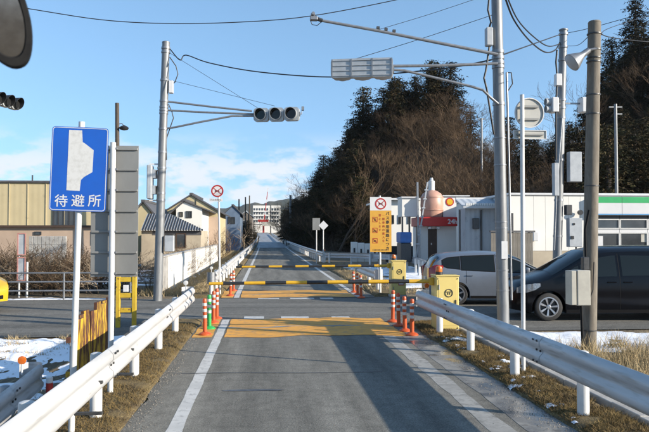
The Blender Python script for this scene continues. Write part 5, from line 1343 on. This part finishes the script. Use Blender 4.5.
t = thing('tarp_stack', (gz(406, Y - 1), Y - 1, 0), 'blue covered stack under the white wall left of the fuel station', 'container')
wbox((400.5, 232), (412, 243), Y - 1, 1.2, 'cover', BLUEB, t, .06); wbox((400.8, 243.2), (411.7, 262), Y - .95, 1.1, 'load', DARKM, t, .03)
# grey shed with sloping roof
Y = 33
t = thing('shed', (gz(478, Y), Y, 0), 'blue-grey corrugated shed with sloping roof between fuel station and store', 'building')
xl, xr_ = gz(463, Y), gz(510, Y); z1, z2, z3 = at(480, 208, Y).z, at(480, 200.5, Y + 1.0).z, 0
MB().box(xl + .12, xr_, Y, Y + 1.2, -.2, z1 - .02).build('wall', GREYW, t)
m = MB().prism([(Y - .35, z1), (Y + 1, z2), (Y + 1, z2 + .08), (Y - .35, z1 + .08)], xl - .1, xr_, 'x'); m.build('roof', ROOFG, t)
MB().box(xl - .12, xr_, Y - .46, Y - .36, z1 - .02, z1 + .10).build('gutter', GREYBOX, t)
ck = MB().box(0, .10, 0, .10, 0, .13).mesh('roof_rib_end', REFW, bev=.01)
for k in range(22): shared('roof_rib_end', ck, t, (xl + .05 + k * .118 * 1.0 - OFF[t.name].x, -.34, z1 + .10))
MB().box(xl - .05, xr_, Y + 1.02, Y + 1.2, z2 - .1, z2 + .16).build('parapet', SIGNW, t)
for px in (459.5, 481): MB().tube([(gz(px, Y), Y - .06, 0), (gz(px, Y), Y - .06, z1 - .1)], .045, 8).build('downpipe', DARKM, t, smooth=True)
wbox((473.5, 218), (479.5, 229), Y - .2, .2, 'meter_box', DARKM, t, .02)
# convenience store with plain wall on its left
Y = 31.5
t = thing('convenience_store', (gz(600, Y), Y, 0), 'white convenience store with green-white-blue fascia and dark shop windows', 'building')
xl, xm_, xr_ = gz(510, Y), gz(592, Y), gz(760, Y); zt = at(540, 193, Y).z; zf0, zf1 = at(620, 197, Y).z, at(620, 215.3, Y).z; zg1 = at(620, 203.2, Y).z; zbl = at(620, 214, Y).z
for k in range(7):
    a, b = xl + (xm_ - xl) * k / 7, xl + (xm_ - xl) * (k + 1) / 7; MB().box(a + .004, b - .004, Y, Y + .1, at(540, 251, Y).z + .01, zt - .12).build('wall_panel', WHITEW, t, bev=.006)
MB().box(xl + .02, xr_, Y + .101, Y + 12, -.2, zt - .13).build('core_wall', WHITEW, t)
MB().box(xl, xm_, Y - .02, Y + .1, -.2, at(540, 251, Y).z).build('base_course', BEIGE, t)
MB().box(xl - .08, xr_ + .1, Y - .08, Y + 12, zt - .118, zt).build('roof_edge', SIGNW, t, bev=.02)
GRN = pm('fascia_green', (.015, .33, .10), (.013, .28, .085), .4, scale=2, world=True); FW = pm('fascia_white', (.56, .56, .56), (.52, .52, .53), .4, scale=2, world=True); FB = pm('fascia_blue', (.10, .34, .66), None, .4)
pw_ = gz(647, Y) - gz(619, Y); xs0 = gz(619, Y) - 2 * pw_
for k in range(7):
    a, b = max(xm_, xs0 + k * pw_), xs0 + (k + 1) * pw_
    if b < xm_ + .1: continue
    MB().box(a + .012, b - .012, Y - .32, Y + .1, zf1, zf0).build('fascia_panel', FW, t)
    MB().box(a + .012, b - .012, Y - .325, Y - .3205, zg1, zf0 - .01).build('fascia_green_band', GRN, t)
    MB().box(a + .012, b - .012, Y - .325, Y - .3205, zf1 + .01, zbl).build('fascia_blue_line', FB, t)
    za, zb_, zc, zd = at(620, 219, Y).z, at(620, 229, Y).z, at(620, 232.5, Y).z, .25
    for z1_, z2_ in ((zb_, za), (zd, zc)):
        f = frame_mb(((a + b) / 2, Y - .02, (z1_ + z2_) / 2), (1, 0, 0), (0, 0, 1), b - a - .02, z2_ - z1_, .004, .05, 0, .07).build('window', REFW, t)
        MB().box(a + .06, b - .06, Y - .035, Y - .025, z1_ + .05, z2_ - .05).build('pane', WIN, f)
    MB().box(a + .01, b - .01, Y - .05, Y + .09, zc + .002, zb_ - .002).build('transom', FW, t)
    MB().box(a + .01, b - .01, Y - .05, Y + .09, za + .002, zf1 - .002).build('soffit_panel', DARKM, t)
    MB().box(a + .01, b - .01, Y - .05, Y + .09, -.1, zd - .002).build('base_panel', GREYBOX, t)
for (a, b, yy, zz, mt) in ((598, 603, 236, 246, SIGNW), (641, 649, 234, 242, CREAMBOX)): wbox((a, yy), (b, zz), Y - .04, .004, 'poster', mt, t)
wbox((533.5, 232), (538.5, 241), Y - .35, .33, 'air_conditioner', SIGNW, t, .02)
wbox((509.5, 213), (513.5, 233), Y - .06, .058, 'side_door', DARKM, t)
p = at(580, 212.5, Y - .2); MB().lathe([(.12, -.1), (.12, .05), (.05, .1)], 14, 'y', p).build('vent_cowl', BLACKM, t, smooth=True)
# weathered board fence in front of the store wall
Y = 26.5
t = thing('board_fence', (gz(512, Y), Y, 0), 'weathered grey board fence with dark cap in front of the store wall', 'fence')
WOODG = pm('grey_boards', (.27, .245, .21), (.17, .155, .13), .85, scale=6, stretch=(6, 6, .5), bump=.3)
xl, xr_ = gz(491, Y), gz(533, Y); n = 16; zt = at(510, 232.5, Y).z
bmsh = MB().box(0, (xr_ - xl) / n - .008, 0, .02, -.1, zt).mesh('board', WOODG, bev=.003)
for k in range(n): shared('board', bmsh, t, (xl + (xr_ - xl) * k / n - OFF[t.name].x, random.uniform(-.006, .006), random.uniform(-.01, .01)))
MB().box(xl - .05, xr_ + .08, Y - .06, Y + .09, zt + .012, zt + .08).build('cap', ROOFD, t, bev=.01)
# ------------------------------------------------------------------ wooded hill and plants
TOP = [(-4, 0), (3, 1.0), (8, 3.5), (14, 9.5), (20, 15), (26, 16.5), (28.5, 14), (31, 8.5), (36, 8), (44, 10), (50, 15), (55, 21), (61, 29), (75, 36), (120, 40)]
FOOT = [(-4, 118), (3, 108), (6, 92), (10, 74), (16, 62), (25, 57), (40, 54), (60, 50), (120, 48)]
def hill_h(x, y):
    f = interp(FOOT, x); u = (y - f) / 40.0
    return cinterp(TOP, x) * sstep(-.02, 1.0, u) + 1.1 * nz(x, y, 1, .09) * sstep(0, .3, u) + .4 * nz(x, y, 3, .4) * sstep(0, .2, u)
LITTER = pm('leaf_litter', (.080, .056, .034), (.042, .032, .021), .95, scale=.35, world=True, bump=1, bscale=6, c3=(.17, .125, .075), s3=2.5, lo3=.52, hi3=.68)
m = MB(); m.grid(lambda u, v: (lambda x, y: (x, y, hill_h(x, y) - .15 - 2.0 * (1 - sstep(0, .03, v)) - 14 * sstep(.8, 1.0, v)))(4.7 + 105 * u, interp(FOOT, 4.7 + 105 * u) - 6 + 60 * v), 110, 60)
struct(m.build('hillside', LITTER, smooth=True, fix=False, angle=180))

def leafmat(name, a, b, s=1.2):
    m = pm(name, a, b, .9, kk=False, spec=.15, scale=s, lo=.35, hi=.65, detail=3, c3=tuple(v * 1.5 for v in b), s3=5, lo3=.58, hi3=.7)
    n, l, bs = nodes_of(m); oi = n.new('ShaderNodeObjectInfo'); prev = bs.inputs['Base Color'].links[0].from_socket
    mr = n.new('ShaderNodeMapRange'); mr.inputs['To Min'].default_value = .55; mr.inputs['To Max'].default_value = 1.5; l.new(oi.outputs['Random'], mr.inputs['Value'])
    v = n.new('ShaderNodeVectorMath'); v.operation = 'SCALE'; l.new(prev, v.inputs[0]); l.new(mr.outputs[0], v.inputs['Scale']); l.new(v.outputs[0], bs.inputs['Base Color']); return m
CEDAR = leafmat('cedar_foliage', (.017, .021, .009), (.046, .031, .014))
BARK = pm('bark', (.085, .062, .045), (.050, .038, .028), .9, scale=6, stretch=(3, 3, .6), bump=.3)
TWIG = leafmat('bare_twigs', (.108, .071, .043), (.060, .041, .026))
TWIGP = leafmat('pale_twigs', (.26, .205, .145), (.17, .13, .09))
def cedar_meshes(seed, H=12.0, Rm=2.1, n=7600):
    rd = random.Random(seed); tr = MB(); tr.tube([(0, 0, -.6), (.05, 0, H * .5), (0, 0, H * .96)], [.26, .16, .03], 7)
    cr = MB(); nb = 72
    br = []
    for k in range(nb):
        u = .14 + .84 * (int(k / 4) * 4 / nb) ** .9 + rd.uniform(-.006, .006); L = Rm * ((1 - u) ** .85) * 1.1 * rd.uniform(.65, 1.15) + .18; br.append((u, L, rd.uniform(0, 6.283), rd.uniform(-.25, .15)))
    tot = sum(b[1] for b in br)
    for (u, L, a, dr) in br:
        cnt = int(n * L / tot); d = Vector((math.cos(a), math.sin(a), 0))
        for _ in range(cnt):
            s = rd.random() ** .7; p = d * (s * L) + Vector((0, 0, H * u + L * s * dr - .34 * L * s * s))
            sp_ = .10 + .30 * (1 - abs(s - .6)); p += Vector((rd.gauss(0, sp_), rd.gauss(0, sp_), rd.gauss(0, .11)))
            q = rd.uniform(.08, .20); dirn = (d * rd.uniform(.2, 1) + Vector((rd.uniform(-.7, .7), rd.uniform(-.7, .7), rd.uniform(-.9, .35)))).normalized()
            sd = dirn.cross(Vector((rd.uniform(-1, 1), rd.uniform(-1, 1), rd.uniform(-1, 1)))).normalized() * q * .42
            o = len(cr.v); cr.v += [tuple(p - sd), tuple(p + sd), tuple(p + dirn * q * 1.6)]; cr.f.append((o, o + 1, o + 2))
    return tr.mesh('trunk', BARK, smooth=True), cr.mesh('crown', CEDAR, fix=False)
def bare_meshes(seed, H=8.0, spread=.55, levels=5, mat=None, twig=.016, multi=1, base=.15):
    rd = random.Random(seed); tr = MB(); cr = MB()
    def grow(p, d, L, r, lv, mb_):
        n = 3; pts = [p]; q = p; dd = d
        for _ in range(n):
            dd = (dd + Vector((rd.gauss(0, .16), rd.gauss(0, .16), rd.gauss(.04, .10)))).normalized(); q = q + dd * L / n; pts.append(q)
        tgt = tr if lv == 0 else cr
        tgt.tube(pts, [max(twig * .6, r * (1 - .45 * i / n)) for i in range(n + 1)], 6 if lv == 0 else 3, cap=False)
        if lv >= levels: return
        kids = rd.choice((3, 3, 4)) if lv < 2 else rd.choice((2, 3, 3))
        for c in range(kids):
            s = rd.uniform(.35, 1.0) if c else 1.0; i = min(n - 1, int(s * n)); bp = pts[i] + (pts[min(n, i + 1)] - pts[i]) * (s * n - i if i < n else 0)
            az = rd.uniform(0, 6.283); sp_ = spread * rd.uniform(.6, 1.4) * (.5 if c == 0 else 1)
            ax = dd.cross(Vector((math.cos(az), math.sin(az), .3))).normalized(); nd = (Matrix.Rotation(sp_, 3, ax) @ dd); nd.z = nd.z * .9 + .12
            grow(bp, nd.normalized(), L * rd.uniform(.62, .82), r * .55, lv + 1, mb_)
    for k in range(multi):
        a = rd.uniform(0, 6.283); lean = .12 if multi == 1 else .5
        grow(Vector((0, 0, -.3)), Vector((math.cos(a) * lean, math.sin(a) * lean, 1)).normalized(), H * .34, base / (1 if multi == 1 else 2), 0, tr)
    return tr.mesh('trunk', BARK, smooth=True, fix=False), cr.mesh('crown', mat or TWIG, fix=False)
CED = [cedar_meshes(s, 12, r_) for s, r_ in ((1, 2.0), (2, 2.4), (3, 1.8))]
BARE = [bare_meshes(s, 8.0, sp_, 6, None, .010, 1, .10) for s, sp_ in ((11, .5), (12, .6), (13, .7), (14, .55))]
SHRUB = [bare_meshes(s, 2.6, .75, 4, TWIG, .007, 4, .05) for s in (21, 22)]
SHRUBP = [bare_meshes(s, 2.6, .75, 4, TWIGP, .007, 4, .05) for s in (23,)]
def plant(kind, name, loc, sc_, rz, label, cat, group=None):
    t = thing(name, loc, label, cat, group)
    o = shared('trunk', kind[0], t); c = shared('crown', kind[1], t)
    t.rotation_euler.z = rz; t.scale = sc_ if hasattr(sc_, '__len__') else (sc_,) * 3; return t
rd = random.Random(5)
GL = 'dark cedar in the dense wood on the hill', 'cedar trees of the hill wood'
GB = 'bare brown tree in the leafless wood on the hill slope', 'bare trees of the hill wood'
def cedar_zone(x, y):
    u = (y - interp(FOOT, x)) / 48.0
    if x < 10: return .72 if u > .15 else .3
    if x < 14: return .85 if u > .62 else .10
    if x < 30: return .97 if u > .77 else (.25 if u > .68 else .01)
    if x < 48: return .10 if u > .3 else .35
    return .92 if u > .78 else (.04 if u > .34 else .8)
spots = []
for gi in range(54):
    for gj in range(15):
        x = 4.5 + gi * 1.75 + rd.uniform(-.9, .9); u = .02 + gj * .085 + rd.uniform(-.035, .035); y = interp(FOOT, x) + 40 * u
        px = 266 + 660 * x / y
        if px > 700 or x > 92 or u > 1.12: continue
        spots.append((x, y, u))
nc = nb = 0
for (x, y, u) in spots:
    z = hill_h(x, y) - .2
    if rd.random() < cedar_zone(x, y):
        s = rd.uniform(.72, 1.05) * (.62 + .38 * sstep(4, 14, x))
        plant(CED[nc % 3], 'cedar_tree', (x, y, z), (s * 1.4, s * 1.4, s), rd.uniform(0, 6.3), GL[0], 'cedar tree', GL[1]); nc += 1
    elif rd.random() < .86:
        s = rd.uniform(.7, 1.1); plant(BARE[nb % 4], 'bare_tree', (x, y, z), (s * 1.15, s * 1.15, s), rd.uniform(0, 6.3), GB[0], 'bare tree', GB[1]); nb += 1
UNDER = pm('undergrowth', (.085, .057, .035), (.046, .032, .020), .95, scale=.4, world=True, lo=.35, hi=.65)
sp = []
for _ in range(70000):
    x = rd.uniform(4, 75); u = rd.uniform(-.05, 1.05); y = interp(FOOT, x) + 40 * u
    if 266 + 660 * x / y > 690 or nz(x, y, 6, .25) < -.22: continue
    sp.append((x, y, hill_h(x, y) - .2))
blades('undergrowth', UNDER, sp, .6, 2.6, .028, .35, 31)['label'] = 'brown leafless undergrowth covering the hill slope'
# crest trees that stand out against the sky
for px, py, Y, lb in ((415, 72, 104, 'tallest cedar, its tip standing clear on top of the hill'), (363, 83, 106, 'slim pointed cedar left of the hill top'), (434, 92, 104, 'cedar at the right end of the hill top, above the drop'),
                      (404, 78, 103, 'broad cedar just left of the tallest one on the hill top'), (635, -6, 98, 'tall cedar at the top right corner'), (612, 34, 97, 'cedar at the left edge of the right hill top')):
    p = at(px, py, Y); z = hill_h(p.x, Y) - .2; s = (p.z - z) / 12.0
    plant(CED[1 if px in (404, 434) else 0], 'cedar_tree', (p.x, Y, z), (max(.9, s) * 1.25, max(.9, s) * 1.25, s), px, lb, 'cedar tree')
for px, py, Y, lb in ((303, 172, 112, 'bare tree at the left foot of the hill beside the busway'), (336, 150, 70, 'pale bare tree at the foot of the hill behind the small signs'), (355, 196, 66, 'low bare tree behind the slotted wall'),
                      (430, 150, 62, 'tall pale bare tree rising behind the round tank'), (462, 160, 60, 'bare tree behind the grey shed'), (560, 92, 92, 'bare tree on the skyline behind the slim pole')):
    p = at(px, py, Y); z = max(-.1, hill_h(p.x, Y) - .2); s = (p.z - z) / 7.0
    plant(BARE[px % 4], 'bare_tree', (p.x, Y, z), s, px, lb, 'bare tree')
# brambles behind the pipe railing and along the left bank
bl = 'leafless bramble bush behind the pipe railing', 'bramble bushes behind the railing'
for k in range(30):
    px = -10 + 128 * (k + rd.random()) / 30; Y = rd.uniform(22.4, 26.0); p = at(px, 234, Y); s = rd.uniform(.55, 1.0)
    plant((SHRUB + SHRUBP)[k % 3], 'bramble_bush', (p.x, Y, -.1), (s * 1.3, s * 1.3, s * .95), rd.uniform(0, 6.3), bl[0], 'bush', bl[1])
for k in range(12):
    x = rd.uniform(-4.6, -2.9); Y = 25 + k * 3.2 + rd.uniform(-1, 1); s = rd.uniform(.45, .85)
    plant((SHRUBP + SHRUB)[k % 3], 'bramble_bush', (x - .5 * (k % 3), Y, terrain(x, Y)), s, rd.uniform(0, 6.3), 'leafless bush on the bank left of the far busway', 'bush', 'bushes on the left bank')
for k, (px, py, Y, lb) in enumerate(((225, 214, 60, 'pale bare shrub behind the round no-passage sign'), (211, 220, 47, 'bare shrub right of the striped shed'), (255.5, 217, 250, 'bare tree before the white block'), (251, 214, 190, 'dark bare tree left of the white block'))):
    p = at(px, py, Y); plant((SHRUBP[0], SHRUB[0], BARE[0], BARE[1])[k], 'bare_tree' if k > 1 else 'bare_shrub', (p.x, Y, -.4), (p.z + .4) / (7.0 if k > 1 else 2.3), k * 2., lb, 'bare tree' if k > 1 else 'shrub')
for k, (px, py, Y) in enumerate(((241, 221, 110), (247, 219, 150), (251.5, 221, 200))):
    p = at(px, py, Y); s = (p.z + .5) / 12
    plant(CED[k], 'conifer', (p.x, Y, -.5), (s * 2.2, s * 2.2, s), k, 'small dark conifer by the houses, %s of three' % ('leftmost', 'middle', 'rightmost')[k], 'conifer')
print('trees', nc, nb)

# ------------------------------------------------------------------ thin winter haze
HZ = bpy.data.materials.new('haze'); HZ.use_nodes = True
hn, hl = HZ.node_tree.nodes, HZ.node_tree.links
hn.remove(hn['Principled BSDF']); pv = hn.new('ShaderNodeVolumePrincipled')
pv.inputs['Color'].default_value = (.80, .88, 1.0, 1); pv.inputs['Density'].default_value = 0.00006; pv.inputs['Anisotropy'].default_value = .2
hl.new(pv.outputs[0], hn['Material Output'].inputs['Volume'])
o = MB().box(-3400, 3400, -1400, 3900, -9, 190).build('haze', HZ); struct(o, 'stuff'); o['label'] = 'thin winter haze over the whole scene'
